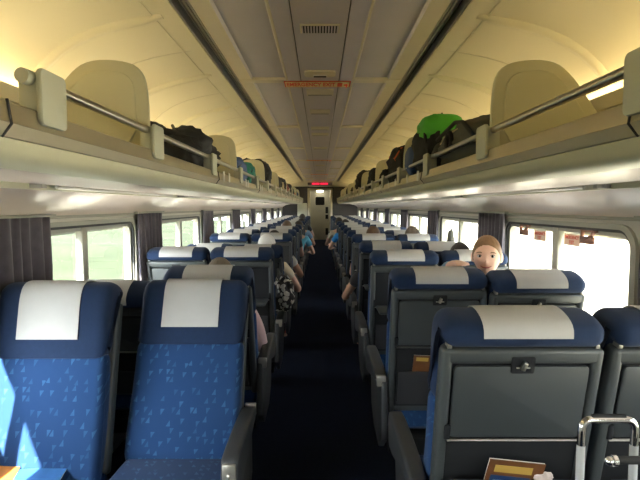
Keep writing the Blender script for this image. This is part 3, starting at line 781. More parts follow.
def hair_mesh(bm, back=1.10, bun=False, n=56, m_=40):
    rows = []
    def hp(dx, dy, dz):
        p = head_point((dx, dy, dz))
        face = (-dy) - 0.55 - 0.0
        lim = 0.66 - 0.62 * max(0, (1 - (-dy))) ** 0.8 if dy < 0 else -0.65 + 0.2 * (1 - dy) * 0.5
        if dy < 0: lim = 0.57 - 1.2 * max(0, 1 - (-dy) * 1.15)
        t_ = max(0, min(1, (dz - lim) / 0.10))
        k = 0.96 + (back - 0.96 + 0.012 * math.sin(40 * math.atan2(dy, dx))) * t_
        return p * k
    for j in range(1, m_):
        ph = PI * j / m_; rows.append([bm.verts.new(hp(math.sin(ph) * math.cos(2 * PI * i / n), math.sin(ph) * math.sin(2 * PI * i / n), math.cos(ph))) for i in range(n)])
    for a, c in zip(rows, rows[1:]):
        for i in range(n): bm.faces.new((a[i], a[(i + 1) % n], c[(i + 1) % n], c[i]))
    for rw, z in ((rows[0], 1), (rows[-1], -1)):
        v = bm.verts.new(hp(0, 0, z))
        for i in range(n): bm.faces.new((v, rw[i], rw[(i + 1) % n]))
    if bun: sphere(bm, (0, 0.105, 0.02), 0.035, 16, sc=(1.1, .8, 1))
def skin_chain(verts, edges, radii, levels=2, root=0):
    me = bpy.data.meshes.new('tmp_skin'); me.from_pydata(verts, edges, [])
    o = bpy.data.objects.new('tmp_skin', me); C.objects.link(o)
    sk = o.modifiers.new('s', 'SKIN'); sk.use_smooth_shade = True
    for i, r_ in enumerate(radii): 
        me.skin_vertices[0].data[i].radius = (r_, r_) if not isinstance(r_, tuple) else r_
        me.skin_vertices[0].data[i].use_root = (i == root)
    ss = o.modifiers.new('b', 'SUBSURF'); ss.levels = levels; ss.render_levels = levels
    bpy.context.view_layer.update()
    out = bpy.data.meshes.new_from_object(o.evaluated_get(bpy.context.evaluated_depsgraph_get()))
    bpy.data.objects.remove(o); return out
def body_nodes(pose):
    """sitting figure facing -y (towards the camera) or reposed by `pose`; heights relative to the seat"""
    V = [Vector(p) for p in pose['v']]; return V, pose['e'], pose['r']
def seated(arm_out=0.0, side=1):
    # facing +y ; pelvis at (0, .30, .55)
    v = [(0, .30, .55), (0, .27, .70), (0, .25, .84), (0, .25, .93), (0, .27, 1.005), (0, .285, 1.06)]
    r = [(.15, .11), (.135, .10), (.15, .105), (.12, .085), (.052, .052), (.05, .05)]
    e = [(0, 1), (1, 2), (2, 3), (3, 4), (4, 5)]
    for s in (-1, 1):
        k = len(v); ao = arm_out if s == side else 0
        v += [(s * .165, .26, .925), (s * (.215 + ao * .5), .30, .80), (s * (.235 + ao), .36, .68), (s * (.21 + ao), .49, .67), (s * (.17 + ao), .60, .67)]
        r += [.052, .046, .040, .033, .024]; e += [(3, k), (k, k + 1), (k + 1, k + 2), (k + 2, k + 3), (k + 3, k + 4)]
        h = k + 4; w = Vector(v[h]); k = len(v)
        v.append(tuple(w + Vector((0, .05, -.004)))); r.append((.032, .015)); e.append((h, k)); pk = k
        for f in range(4):
            k = len(v); b0 = w + Vector(((f - 1.5) * .018, .085, -.006)); ln = (.06, .07, .066, .05)[f]
            v += [tuple(b0), tuple(b0 + Vector((0, ln * .5, -.008))), tuple(b0 + Vector((0, ln * .85, -.026)))]
            r += [.009, .0085, .0075]; e += [(pk, k), (k, k + 1), (k + 1, k + 2)]
        k = len(v); v += [tuple(w + Vector((-s * .03, .035, -.008))), tuple(w + Vector((-s * .045, .075, -.018)))]; r += [.011, .009]; e += [(h, k), (k, k + 1)]
        k = len(v)
        v += [(s * .09, .34, .545), (s * .11, .58, .555), (s * .12, .78, .55), (s * .125, .80, .33), (s * .13, .79, .10), (s * .135, .88, .055)]
        r += [.088, .078, .060, .052, .036, (.04, .028)]; e += [(0, k)] + [(k + i, k + i + 1) for i in range(5)]
    return v, e, r
def make_body(pose, head_loc, head_rot, voxel):
    me = skin_chain(pose[0], pose[1], pose[2])
    bm = BM(); bm.from_mesh(me); bpy.data.meshes.remove(me)
    h = BM(); head_mesh(h); h.transform(Matrix.Translation(head_loc) @ Matrix.Rotation(head_rot, 4, 'Z')); merge(bm, h)
    m2 = bpy.data.meshes.new('tmp_b'); bm.to_mesh(m2); bm.free()
    o = bpy.data.objects.new('tmp_b', m2); C.objects.link(o)
    rm = o.modifiers.new('r', 'REMESH'); rm.mode = 'VOXEL'; rm.voxel_size = voxel; rm.use_smooth_shade = True
    sm = o.modifiers.new('sm', 'SMOOTH'); sm.factor = 0.4; sm.iterations = 2
    bpy.context.view_layer.update()
    out = bpy.data.meshes.new_from_object(o.evaluated_get(bpy.context.evaluated_depsgraph_get())); bpy.data.objects.remove(o)
    # keep the one continuous outer surface
    b3 = BM(); b3.from_mesh(out); seen = set(); isl = []
    for v0 in b3.verts:
        if v0 in seen: continue
        st = [v0]; seen.add(v0); cur = []
        while st:
            q = st.pop(); cur.append(q)
            for ed in q.link_edges:
                w = ed.other_vert(q)
                if w not in seen: seen.add(w); st.append(w)
        isl.append(cur)
    isl.sort(key=len, reverse=True)
    for cur in isl[1:]: bmesh.ops.delete(b3, geom=cur, context='VERTS')
    b3.to_mesh(out); b3.free()
    for p in out.polygons: p.use_smooth = True
    return out
def shirt_mesh(pose, grow=0.014, sleeve=3):
    v, e, r = pose
    keep = [0, 1, 2, 3]; arms = []
    k = 6
    for s in range(2):
        base = 6 + s * (5 + 1 + 12 + 2 + 6)
        arms.append(base); keep += [base + i for i in range(sleeve)]
    idx = {o_: i for i, o_ in enumerate(keep)}
    vv = [v[i] for i in keep]; ee = [(idx[a], idx[c]) for a, c in e if a in idx and c in idx]
    rr_ = [tuple(q + grow for q in (r[i] if isinstance(r[i], tuple) else (r[i], r[i]))) for i in keep]
    me = skin_chain(vv, ee, rr_)
    for p in me.polygons: p.use_smooth = True
    return me
def trouser_mesh(pose, grow=0.010):
    v, e, r = pose; keep = [0]
    for s in range(2):
        base = 6 + s * 26; keep += [base + 20 + i for i in range(5)]
    idx = {o_: i for i, o_ in enumerate(keep)}
    vv = [v[i] for i in keep]; ee = [(idx[a], idx[c]) for a, c in e if a in idx and c in idx]
    rr_ = [tuple(q + grow for q in (r[i] if isinstance(r[i], tuple) else (r[i], r[i]))) for i in keep]
    me = skin_chain(vv, ee, rr_)
    for p in me.polygons: p.use_smooth = True
    return me
def cloth(name, col, rough=0.85): return mat(name, col, rough, var=0.12, scale=25, sheen=0.2, spec=0.2)
def child(name, me, m, parent, loc=(0, 0, 0), rot=(0, 0, 0)):
    o = bpy.data.objects.new(name, me); C.objects.link(o); o.parent = parent; o.location = loc; o.rotation_euler = rot
    if not me.materials: me.materials.append(m)
    o.material_slots[0].link = 'OBJECT'; o.material_slots[0].material = m
    return o
POSE = {(0, 1): seated(0, 1), (1, 1): seated(0.085, 1), (1, -1): seated(0.085, -1)}
BODY = {}
def passenger(x, y, dz, lab, hair, shirt, legs, lean=0.0, out=0, side=1, sleeve=3, hat=None, skin=None, turn=0.0):
    key = (out, side if out else 1)
    if key not in BODY:
        P = POSE[key]
        hl = Vector((0, .30, 1.13))
        hb = BM(); hair_mesh(hb); hm = bpy.data.meshes.new('hair'); bmesh.ops.recalc_face_normals(hb, faces=hb.faces); hb.to_mesh(hm); hb.free()
        for p in hm.polygons: p.use_smooth = True
        BODY[key] = (make_body(P, hl, PI, 0.009), shirt_mesh(P, 0.014, 2), shirt_mesh(P, 0.013, 4), trouser_mesh(P), hm, hl)
    bo, sh2, sh4, tr_, hm, hl = BODY[key]
    o = bpy.data.objects.new('person', bo); C.objects.link(o)
    if not bo.materials: bo.materials.append(M['skin'])
    o.location = (x, y, dz); o.rotation_euler = (0, lean, turn)
    tag(o, lab, 'person', 'seated passengers')
    child('shirt', sh2 if sleeve < 4 else sh4, shirt, o); child('trousers', tr_, legs, o)
    child('hair', hm, hair, o, hl, (0, 0, PI))
    if hat:
        bm = BM(); rows = []
        t = BM(); bmesh.ops.create_uvsphere(t, u_segments=28, v_segments=18, radius=1)
        bmesh.ops.delete(t, geom=[v for v in t.verts if v.co.z < 0.02], context='VERTS')
        for v in t.verts: v.co = Vector((v.co.x * .092, v.co.y * .112, 0.012 + v.co.z * .118))
        bmesh.ops.solidify(t, geom=list(t.faces), thickness=0.004); merge(bm, t)
        extrude(bm, [(.07 * math.cos(a), -.085 - .075 * math.sin(a)) for a in [PI * i / 10 for i in range(11)]], 0.018, 0.024, 'z')
        h = obj('cap', bm, hat, o, loc=hl, rot=(0, 0, PI))
    return o
H_brown = mat('brown_hair', (0.10, 0.055, 0.028, 1), 0.6, var=0.3, scale=40); H_dark = mat('dark_hair', (0.02, 0.015, 0.012, 1), 0.55, var=0.3, scale=40)
H_grey = mat('grey_brown_hair', (0.16, 0.13, 0.10, 1), 0.6, var=0.3, scale=40); H_blond = mat('dark_blond_hair', (0.22, 0.12, 0.055, 1), 0.5, var=0.35, scale=60)
c_pink = cloth('pale_pink_cloth', (0.62, 0.42, 0.42, 1)); c_white = cloth('white_cloth', (0.7, 0.7, 0.68, 1)); c_cream = cloth('cream_cloth', (0.55, 0.47, 0.34, 1))
c_red = cloth('coral_pink_cloth', (0.65, 0.12, 0.10, 1)); c_cyan = cloth('sky_blue_cloth', (0.10, 0.38, 0.55, 1)); c_dk = cloth('dark_cloth', (0.03, 0.03, 0.035, 1))
c_lb = cloth('light_blue_cloth', (0.20, 0.33, 0.50, 1)); c_blue = cloth('bright_blue_cloth', (0.02, 0.22, 0.60, 1)); c_denim = cloth('denim_cloth', (0.05, 0.08, 0.16, 1))
c_cap = cloth('white_cap_cloth', (0.75, 0.74, 0.72, 1))
passenger(-XA - .025, 2.70, -0.085, 'person with grey brown hair in pale pink shirt behind the nearest left aisle seat', H_grey, c_pink, c_white, sleeve=4)
passenger(-XA + .04, 4.76, -0.075, 'person in white cap and cream top, left aisle seat, arm towards the aisle', H_grey, c_cream, c_red, out=1, side=1, sleeve=2, hat=c_cap)
passenger(-XA + .03, 5.72, -0.06, 'person in white shirt, left aisle seat directly ahead of the white cap', H_dark, c_white, c_denim, out=1, side=1, sleeve=2)
passenger(-XA + .05, 7.70, 0.00, 'person with brown hair showing over a left headrest, far back', H_brown, c_dk, c_denim)
passenger(-XA + .06, 8.69, -0.02, 'person in sky blue shirt leaning into the aisle on the left', H_dark, c_cyan, c_dk, out=1, side=1, lean=0.12, sleeve=2)
passenger(-XA + .06, 10.67, -0.02, 'person in light blue shirt near the far left end of the aisle', H_dark, c_lb, c_red, out=1, side=1, lean=0.10, sleeve=2)
passenger(-XA + .03, 12.65, 0.04, 'person in dark top at the farthest left aisle seat leaning out', H_dark, c_dk, c_denim, out=1, side=1, lean=0.08, sleeve=2)
passenger(XA - .02, 4.45, -0.10, 'person with dark sleeve whose elbow rests on a right armrest at the aisle', H_dark, c_dk, c_denim, out=1, side=-1, sleeve=2)
passenger(XA + .03, 5.44, 0.00, 'person with reddish brown hair above the fifth right aisle headrest', H_brown, c_dk, c_denim)
passenger(XW + .0, 5.44, 0.00, 'person with grey brown hair above the fifth right window headrest', H_grey, c_dk, c_denim)
passenger(XW + .0, 3.46, -0.05, 'person with dark hair in the right window seat ahead of the smiling woman', H_dark, c_dk, c_denim)
passenger(XA - .06, 10.38, 0.00, 'person with bare arm at the far right edge of the aisle', H_dark, c_cream, c_denim, out=1, side=-1, lean=-0.10, sleeve=1)
passenger(XA - .04, 9.39, -0.02, 'person in bright blue shirt on the right side of the aisle', H_dark, c_blue, c_dk, out=1, side=-1, lean=-0.04, sleeve=2)

# the woman looking back over the seats
def woman():
    hl = Vector((0.905, 2.70, 1.202))
    # twisted in her seat: pelvis forward, chest and face turned back to the camera
    v = [(1.03, 2.86, .55), (1.02, 2.85, .70), (0.975, 2.83, .86), (0.955, 2.81, .94), (0.93, 2.765, 1.03), (0.912, 2.728, 1.135)]
    r = [(.15, .11), (.132, .10), (.13, .09), (.095, .07), (.048, .048), (.048, .048)]
    e = [(0, 1), (1, 2), (2, 3), (3, 4), (4, 5)]
    k = len(v)      # arm laid over the back of the aisle seat, hand on its top
    v += [(0.785, 2.83, .915), (0.725, 2.83, .985), (0.70, 2.78, 1.08), (0.70, 2.66, 1.145), (0.705, 2.585, 1.165), (0.708, 2.542, 1.172)]
    r += [.048, .042, .036, .028, .021, (.032, .014)]
    e += [(3, k), (k, k + 1), (k + 1, k + 2), (k + 2, k + 3), (k + 3, k + 4), (k + 4, k + 5)]
    pk = k + 5
    for f in range(4):
        k = len(v); b0 = Vector((0.708 + (f - 1.5) * .019, 2.503, 1.174)); ln = (.055, .068, .064, .048)[f]
        v += [tuple(b0), tuple(b0 + Vector((0, -ln * .5, .002))), tuple(b0 + Vector((0, -ln * .95, -.006)))]
        r += [.009, .0085, .0075]; e += [(pk, k), (k, k + 1), (k + 1, k + 2)]
    k = len(v); v += [(0.738, 2.555, 1.170), (0.756, 2.515, 1.168)]; r += [.011, .009]; e += [(pk - 1, k), (k, k + 1)]
    k = len(v)      # other arm hanging in front
    v += [(1.13, 2.80, .905), (1.165, 2.85, .79), (1.165, 2.92, .68), (1.11, 3.0, .64), (1.06, 3.08, .63)]
    r += [.048, .042, .036, .03, .024]; e += [(3, k), (k, k + 1), (k + 1, k + 2), (k + 2, k + 3), (k + 3, k + 4)]
    h = k + 4; pk2 = len(v); v.append((1.05, 3.115, .628)); r.append((.03, .014)); e.append((h, pk2))
    for f in range(4):
        k = len(v); b0 = Vector((1.05 + (f - 1.5) * .018, 3.152, .626)); v += [tuple(b0), tuple(b0 + Vector((0, .03, -.004))), tuple(b0 + Vector((0, .052, -.018)))]
        r += [.009, .0085, .0075]; e += [(pk2, k), (k, k + 1), (k + 1, k + 2)]
    k = len(v); v += [(1.02, 3.10, .628), (1.01, 3.13, .62)]; r += [.011, .009]; e += [(h, k), (k, k + 1)]
    sv, se, sr = POSE[(0, 1)]
    for b_i in (0, 1):
        k = len(v); q0 = 6 + b_i * 26 + 20
        v += [tuple(Vector(p) + Vector((1.03, 2.56, 0))) for p in sv[q0:q0 + 6]]; r += sr[q0:q0 + 6]
        e += [(0, k)] + [(k + i, k + i + 1) for i in range(5)]
    v[1] = (1.03, 2.83, .70)
    # body in local coordinates of its own base
    base = Vector((1.02, 2.86, 0.0))
    v = [tuple(Vector(p) - base) for p in v]
    v[:5] = [(0.0004, 0.0271, 0.5757), (0.0334, -0.0138, 0.721), (-0.073, -0.0229, 0.8459), (-0.0521, -0.0538, 0.9434), (-0.0876, -0.0907, 1.0483)]
    r[0] = (.1636, .096); r[1] = (.1211, .10); r[3] = (.0971, .0809)
    P = (v, e, r)
    hr = -0.37
    me = make_body(P, hl - base, hr, 0.007)
    o = bpy.data.objects.new('person', me); C.objects.link(o); me.materials.append(skin_w); o.location = base
    tag(o, 'woman with pulled back dark blond hair smiling at the camera over the right seats', 'person')
    # clothes
    top = [0, 1, 2, 3, 6, 7, 8, 9]; k2 = [i for i, p in enumerate(v) if (Vector(p) + base - Vector((1.13, 2.80, .905))).length < 1e-4][0]
    top += [k2, k2 + 1, k2 + 2]
    idx = {a: i for i, a in enumerate(top)}
    sm_ = skin_chain([v[i] for i in top], [(idx[a], idx[c]) for a, c in e if a in idx and c in idx], [tuple(q + .013 for q in (r[i] if isinstance(r[i], tuple) else (r[i], r[i]))) for i in top])
    for p in sm_.polygons: p.use_smooth = True
    child('shirt', sm_, c_lb, o)
    k3 = len(v) - 12; legs = [0] + list(range(k3, k3 + 5)) + list(range(k3 + 6, k3 + 11)); idx = {a: i for i, a in enumerate(legs)}
    tm = skin_chain([v[i] for i in legs], [(idx[a], idx[c]) for a, c in e if a in idx and c in idx], [tuple(q + .010 for q in (r[i] if isinstance(r[i], tuple) else (r[i], r[i]))) for i in legs])
    for p in tm.polygons: p.use_smooth = True
    child('trousers', tm, c_denim, o)
    hb = BM(); hair_mesh(hb, 1.045, True)
    HL = hl - base; R_ = (0, 0, hr)
    obj('hair', hb, H_blond, o, loc=HL, rot=R_, angle=3)
    for s in (-1, 1):
        bm = BM(); sphere(bm, (s * .032, -0.0745, -.004), 0.0125, 16, sc=(1.15, .85, .75)); ey = obj('eye', bm, M['eye_white'], o, loc=HL, rot=R_, angle=3)
        bm = BM(); sphere(bm, (s * .032, -0.0828, -.004), 0.0068, 12, sc=(1, .6, 1)); obj('iris', bm, M['iris'], ey, angle=3)
        bm = BM(); tube(bm, [(s * .016, -.088, .0125), (s * .028, -.0875, .0175), (s * .040, -.082, .0165), (s * .050, -.072, .011)], [.002, .0032, .0028, .0014], 8); obj('eyebrow', bm, H_blond, o, loc=HL, rot=R_)
        bm = BM(); tube(bm, [(s * .020, -.0835, -.004), (s * .026, -.0855, .0035), (s * .036, -.084, .0045), (s * .046, -.077, -.002)], .0014, 6); obj('eyelid', bm, H_brown, o, loc=HL, rot=R_)
    bm = BM(); tube(bm, [(-.030, -.0715, -.0550), (-.015, -.087, -.0620), (0, -.0905, -.0635), (.015, -.087, -.0620), (.030, -.0715, -.0550)], [.0012, .004, .0048, .004, .0012], 8)
    obj('lips', bm, M['lips'], o, loc=HL, rot=R_)
skin_w = mat('warm_skin', (0.80, 0.50, 0.37, 1), 0.5, var=0.06, scale=14)
woman()

# ------------------------------------------------------------------ luggage on the racks
SH = H + 0.172
def lump(bm, c, size, sd, amp=0.12, rough_=6.5, p=3.2, mi=0, cuts=34):
    """soft packed shape: superellipsoid with folds; size = full extents, c = centre of its base"""
    t = BM(); bmesh.ops.create_uvsphere(t, u_segments=cuts * 2, v_segments=cuts, radius=1)
    for v in t.verts:
        d = v.co.normalized(); k = (abs(d.x) ** p + abs(d.y) ** p + abs(d.z) ** p) ** (-1 / p)
        q = d * k
        nz = noise.fractal(Vector((q.x * rough_ / 3 + sd, q.y * rough_ / 3, q.z * rough_ / 3 - sd)), 0.8, 2.2, 4)
        q *= 1 + amp * nz
        z = q.z * size[2] / 2 + size[2] / 2
        v.co = Vector((c[0] + q.x * size[0] / 2, c[1] + q.y * size[1] / 2, c[2] + max(0.0, z)))
    merge(bm, t, mi)
def strap(parent, pts, m, r=0.009, name='strap'):
    bm = BM(); tube(bm, pts, r, 8); obj(name, bm, m, parent)
def bag(name, cat, lab, x, y, size, m, sd, amp=0.10, group=None, p=3.2, zip_=None, parts=()):
    """root empty at the base of the bag; shapes in local coordinates"""
    r = empty(name, lab, cat, (x, y, SH), group=group)
    bm = BM(); lump(bm, (0, 0, 0), size, sd, amp, p=p); obj('bag_body', bm, m, r, angle=3)
    for pn, c, s_, pm in parts:
        bm = BM(); lump(bm, c, s_, sd + 3, amp * .6, cuts=24); obj(pn, bm, pm, r, angle=3)
    if zip_:
        sx, sy, sz = size; e_ = -1 if x > 0 else 1
        strap(r, [(e_ * sx * .44, -sy * .36, sz * .62), (e_ * sx * .48, -sy * .1, sz * .80), (e_ * sx * .47, sy * .2, sz * .79), (e_ * sx * .44, sy * .38, sz * .6)], zip_, 0.004, 'zip')
    return r
# left rack
b_ = bag('backpack', 'backpack', 'large crumpled black backpack on the left rack nearest the camera', -0.865, 3.02, (0.40, 0.80, 0.28), M['black'], 1.3, 0.30, parts=(('front_pocket', (0.12, -0.30, 0.0), (0.2, 0.28, 0.20), M['black']), ('top_pocket', (0.02, 0.05, 0.15), (0.26, 0.36, 0.13), M['black'])))
strap(b_, [(0.10, -0.30, 0.20), (0.02, -0.12, 0.29), (-0.02, 0.05, 0.30), (0.0, 0.2, 0.26)], M['grey_cloth'])
b_ = bag('duffel_bag', 'bag', 'blue duffel bag behind the second divider on the left rack', -0.84, 4.45, (0.36, 0.62, 0.26), M['blue_cloth'], 2.1, 0.12, zip_=M['dark'])
b_ = bag('small_bag', 'bag', 'small teal green bag beside the blue duffel on the left rack', -0.80, 5.10, (0.28, 0.36, 0.27), M['teal'], 3.1, 0.12, zip_=M['dark'])
b_ = bag('backpack', 'backpack', 'tall black backpack leaning on the left rack behind the teal bag', -0.86, 6.50, (0.42, 0.60, 0.43), M['black'], 4.4, 0.15, parts=(('front_pocket', (0.14, 0, 0.03), (0.16, 0.4, 0.25), M['black']),))
far = [('black', 'black', 8.6, .36), ('tan', 'tan', 9.15, .30), ('black', 'black', 9.7, .38), ('maroon', 'maroon', 10.4, .33), ('tan', 'cream brown', 11.0, .28), ('black', 'dark', 11.7, .36), ('grey_cloth', 'grey olive', 12.6, .30), ('orange', 'orange', 13.4, .22), ('black', 'black', 14.4, .34), ('blue_cloth', 'navy blue', 15.4, .28)]
for i, (mk, cn, y, hh) in enumerate(far):
    bag('travel_bag', 'bag', '%s travel bag far down the left rack, %s of the far ones' % (cn, ROWORD[i]), -0.84, y, (0.36, 0.42, hh), M[mk], 5 + i, 0.15, 'far bags on the left rack')
# right rack
b_ = bag('travel_bag', 'bag', 'long grey olive bag lying on the right rack nearest the camera', 0.86, 2.55, (0.40, 0.98, 0.255), M['grey_cloth'], 7.7, 0.12, zip_=M['tan'], parts=(('end_pocket', (-0.10, 0.36, 0.0), (0.22, 0.24, 0.20), M['black']),))
bm = BM(); tube(bm, [(-0.215, -0.02 + .045 * math.cos(a), 0.15 + .045 * math.sin(a)) for a in [2 * PI * i / 20 for i in range(21)]], 0.012, 8); obj('handle_ring', bm, M['black'], b_)
strap(b_, [(-0.20, -0.40, 0.12), (-0.21, -0.25, 0.21), (-0.18, 0.0, 0.25), (-0.20, 0.3, 0.20)], M['black'], 0.010)
b_ = bag('backpack', 'backpack', 'bright green and black backpack standing behind the grey bag, right rack', 0.80, 3.42, (0.34, 0.46, 0.37), M['black'], 9.2, 0.12,
         parts=(('green_hood', (-0.01, -0.08, 0.225), (0.28, 0.30, 0.20), M['green']), ('side_pocket', (-0.13, 0.1, 0.05), (0.14, 0.24, 0.2), M['blue_cloth'])))
strap(b_, [(-0.10, -0.22, 0.08), (-0.13, -0.20, 0.26), (-0.12, -0.13, 0.38), (-0.02, 0.0, 0.425)], M['black'], 0.011)
strap(b_, [(0.0, -0.08, 0.42), (0.01, -0.05, 0.445), (0.02, -0.02, 0.42)], M['black'], 0.006, 'carry_loop')
b_ = bag('travel_bag', 'bag', 'black bag with orange piping on the right rack behind the second divider', 0.80, 4.55, (0.34, 0.55, 0.36), M['black'], 11.1, 0.14, zip_=M['orange'])
strap(b_, [(-0.16, -0.22, 0.24), (-0.10, -0.20, 0.33), (0.0, -0.1, 0.37), (-0.1, 0.2, 0.33)], M['orange'], 0.007, 'piping')
b_ = bag('travel_bag', 'bag', 'small black bag low beside the orange piped bag, right rack', 0.76, 5.25, (0.26, 0.40, 0.22), M['black'], 12.1, 0.15)
b_ = bag('backpack', 'backpack', 'black backpack on the right rack beyond the third divider', 0.82, 6.6, (0.36, 0.42, 0.33), M['black'], 13.4, 0.13)
b_ = bag('backpack', 'backpack', 'tall dark backpack far down the right rack, first of the far ones', 0.88, 9.1, (0.44, 0.75, 0.47), M['black'], 14.4, 0.13)
for i, (mk, cn, y, hh) in enumerate([('grey_cloth', 'grey olive', 10.6, .25), ('black', 'black', 12.6, .34), ('tan', 'tan', 14.6, .25)]):
    bag('travel_bag', 'bag', '%s bag far down the right rack, %s behind the tall dark backpack' % (cn, ROWORD[i]), 0.84, y, (0.36, 0.45, hh), M[mk], 15 + i, 0.15, 'far bags on the right rack')

# seat check slips tucked along the rack lips
def slip(sx, y, lab):
    r = empty('seat_check_slip', lab, 'paper slip', (sx * .592, y, H + .16), group='paper slips on the rack lips')
    bm = BM(); box(bm, -0.0015, 0.0015, -0.026, 0.026, -0.006, 0.056, 0.0, mtx=Matrix.Rotation(0.12 * math.sin(y * 9), 4, 'X')); obj('slip_sheet', bm, M['paper'], r, smooth=False)
for sx, side, ys in ((-1, 'left', (3.10, 3.28, 4.02, 4.14, 5.0, 5.16, 5.95, 6.1, 6.95, 7.9, 8.9)), (1, 'right', (3.05, 3.42, 3.95, 4.35, 4.95, 5.4, 5.95, 6.9, 7.9, 8.9))):
    for i, y in enumerate(ys): slip(sx, y, 'white paper slip on the %s rack lip, %s from the camera' % (side, ROWORD[i]))

# ------------------------------------------------------------------ things at the near seats
def magazine(name, lab, loc, rot, w, h, cover, bands, thick=0.006, group=None):
    r = empty(name, lab, 'magazine', loc, group=group); r.rotation_euler = rot
    bm = BM(); box(bm, -w / 2, w / 2, -thick / 2, thick / 2, 0, h, 0.001); obj('pages', bm, M['paper'], r)
    bm = BM(); box(bm, -w / 2 - .001, w / 2 + .001, -thick / 2 - .0012, -thick / 2, -.001, h + .001); obj('cover_sheet', bm, cover, r, smooth=False)
    for n_, x0, x1, z0, z1, m in bands:
        bm = BM(); box(bm, x0, x1, -thick / 2 - .0020, -thick / 2 - .0012, z0, z1); obj(n_, bm, m, r, smooth=False)
    return r
m_brown = mat('brown_glossy_cover', (0.16, 0.065, 0.025, 1), 0.3, var=0.5, scale=25); m_gold = mat('gold_print', (0.55, 0.35, 0.08, 1), 0.4); m_navy = mat('navy_print', (0.02, 0.05, 0.14, 1), 0.35)
m_orange = mat('orange_glossy_cover', (0.75, 0.28, 0.06, 1), 0.35, var=0.3, scale=20); m_pblue = mat('blue_glossy_cover', (0.05, 0.16, 0.42, 1), 0.35, var=0.3, scale=20)
def pocket_pos(y, lx, lz, ly=-0.078): 
    v = Matrix.Translation(PIV) @ Matrix.Rotation(R0, 4, 'X') @ Vector((0, ly, lz)); return (lx, y + v.y, v.z)
MZ = lambda w, h: [('title_print', -w * .38, w * .30, h * .83, h * .93, m_gold), ('picture_block', -w * .42, w * .30, h * .52, h * .78, m_navy), ('text_lines', -w * .36, w * .22, h * .70, h * .72, M['paper'])]
magazine('magazine', 'brown magazine with gold title in the pocket of the nearest right aisle seat', pocket_pos(1.43, 0.575 - 0.02, 0.085), (R0 + .02, 0.13, 0.05), 0.17, 0.245, m_brown, MZ(.17, .245))
magazine('magazine', 'small brown magazine in the pocket of the second right aisle seat', pocket_pos(2.42, 0.50, 0.20), (R0 + .02, 0.05, 0.0), 0.085, 0.15, m_brown, [('title_print', -.03, .03, .12, .14, m_gold)])
b = magazine('magazine', 'orange magazine lying on the left window seat facing the camera', (-1.17, 1.565, 0.449), (-PI / 2 + 0.16, 0, 0.22), 0.20, 0.26, m_orange, [('picture_block', -.08, .08, .03, .12, m_navy)])
b = magazine('magazine', 'blue magazine with orange edge lying on the left window seat cushion', (-1.02, 1.57, 0.452), (-PI / 2 + 0.12, 0, 0.12), 0.20, 0.24, m_pblue, [('spine_band', -.10, -.085, .0, .24, m_orange)])
# crumpled tissue / flowered wrapper in the pocket
bm = BM(); lump(bm, (0, 0, 0), (0.055, 0.03, 0.05), 2.2, 0.3, cuts=10); o = obj('crumpled_wrapper', bm, mat('white_red_wrapper', (0.6, 0.5, 0.48, 1), 0.6, var=0.5, scale=60), loc=pocket_pos(1.43, 0.672, 0.235, -0.088)); tag(o, 'crumpled pale wrapper sticking out of the nearest right seat pocket', 'wrapper')

# rolling suitcase behind the nearest right seats, pull handle up
alu = mat('pale_aluminium', (0.70, 0.71, 0.72, 1), 0.4, 0.4)
sc_ = empty('suitcase', 'black rolling suitcase with raised chrome pull handle at the bottom right corner', 'suitcase', (0.628, 1.06, 0))
bm = BM(); extrude(bm, rrect(-0.17, 0.17, 0.05, 0.58, 0.05), -0.11, 0.11, 'y', rnd=0.03, seg=3); obj('case_body', bm, M['black'], sc_)
pts = [(-0.058, 0, 0.935), (-0.058, 0, 0.97)] + [(-0.040 - .018 * math.cos(a), 0, 0.975 + .022 * math.sin(a)) for a in [PI / 2 * i / 6 for i in range(1, 7)]]
pts += [(0.040 + .018 * math.sin(a), 0, 0.975 + .022 * math.cos(a)) for a in [PI / 2 * i / 6 for i in range(0, 7)]] + [(0.058, 0, 0.935)]
bm = BM(); tube(bm, pts, 0.0082, 12); obj('pull_handle', bm, M['chrome'], sc_)
for sx in (-1, 1):
    bm = BM(); tube(bm, [(sx * .058, 0, 0.55), (sx * .058, 0, 0.94)], 0.0088, 12); obj('handle_tube', bm, alu, sc_)
bm = BM(); tube(bm, [(-0.036, 0, 1.004), (0.036, 0, 1.004)], 0.0055, 10); obj('handle_grip', bm, M['black'], sc_)
bm = BM(); tube(bm, [(-0.018, -0.05, 0.931), (-0.010, -0.05, 0.931)], [0.012, 0.012], 12); sphere(bm, (-0.024, -0.05, 0.930), 0.010, 14); cg = obj('grip_ferrule', bm, M['chrome'], sc_)
bm = BM(); tube(bm, [(-0.012, -0.05, 0.932), (0.17, -0.05, 0.932), (0.18, -0.05, 0.90), (0.18, -0.03, 0.56)], 0.0085, 12); obj('side_grip', bm, M['black'], sc_)
for sx in (-1, 1):
    bm = BM(); tube(bm, [(sx * .13 - .012, .08, .03), (sx * .13 + .012, .08, .03)], 0.03, 16); obj('wheel', bm, M['gasket'], sc_)

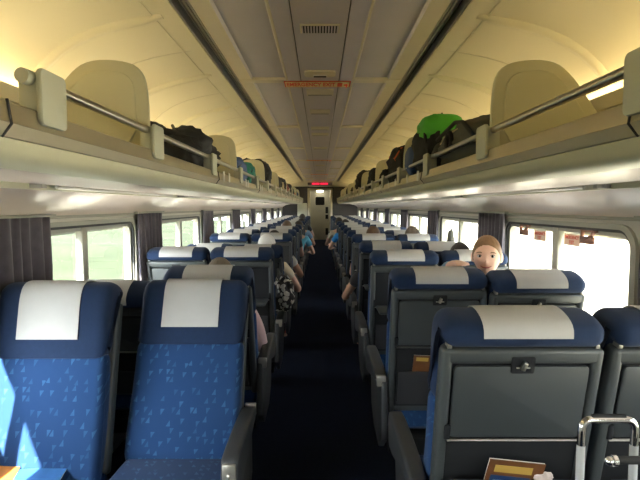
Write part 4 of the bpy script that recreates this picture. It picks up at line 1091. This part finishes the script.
# patterned bag hanging by the left aisle armrest and jacket by the window
bm = BM(); lump(bm, (0, 0, 0), (0.17, 0.30, 0.26), 8.8, 0.28, cuts=16)
mp = mat('black_white_pattern', (0.3, 0.3, 0.3, 1), 0.8)
t = mp.node_tree; bs = t.nodes['Principled BSDF']; vo = t.nodes.new('ShaderNodeTexVoronoi'); vo.inputs['Scale'].default_value = 24; tc = t.nodes.new('ShaderNodeTexCoord')
cr = t.nodes.new('ShaderNodeValToRGB'); cr.color_ramp.interpolation = 'CONSTANT'; cr.color_ramp.elements[0].color = (0.65, 0.65, 0.62, 1); cr.color_ramp.elements[1].color = (0.03, 0.03, 0.035, 1); cr.color_ramp.elements[1].position = 0.45
t.links.new(tc.outputs['Object'], vo.inputs['Vector']); t.links.new(vo.outputs['Distance'], cr.inputs[0]); t.links.new(cr.outputs[0], bs.inputs['Base Color'])
o = obj('shoulder_bag', bm, mp, loc=(-0.30, 4.02, 0.625)); tag(o, 'black and white patterned soft bag on the left armrest at the aisle', 'bag')
tube_pts = [(-0.03, -0.08, 0.2), (-0.04, 0.0, 0.33), (-0.03, 0.1, 0.22)]
strap(o, tube_pts, M['grey_cloth'], 0.008, 'bag_strap')
bm = BM(); lump(bm, (0, 0, 0), (0.07, 0.17, 0.30), 3.9, 0.12, p=2.2, cuts=14)
for v in bm.verts: 
    k = 1 - 0.75 * max(0, (v.co.z - 0.12) / 0.18); v.co.y *= k
o = obj('hooded_jacket', bm, M['grey_cloth'], loc=(1.262, 4.82, 0.94)); tag(o, 'grey jacket with pointed hood hung at the window on the right side', 'jacket')
bm = BM(); tube(bm, [(0, 0, 0.29), (0.02, 0, 0.33), (0.06, 0, 0.335)], 0.006, 8); obj('hanger_loop', bm, M['grey_cloth'], o)
# cup on the lowered tray of the left seat, and small tray cup on the right one
def cup(loc, lab, m):
    bm = BM(); n = 24; prof = [(0.0, 0), (0.028, 0), (0.036, 0.085), (0.034, 0.085), (0.027, 0.004), (0, 0.004)]
    rings = [[bm.verts.new((max(r_, 1e-4) * math.cos(2 * PI * i / n), max(r_, 1e-4) * math.sin(2 * PI * i / n), z)) for i in range(n)] for r_, z in prof]
    for a, c in zip(rings, rings[1:]):
        for i in range(n): bm.faces.new((a[i], a[(i + 1) % n], c[(i + 1) % n], c[i]))
    o = obj('paper_cup', bm, m, loc=loc); tag(o, lab, 'cup')
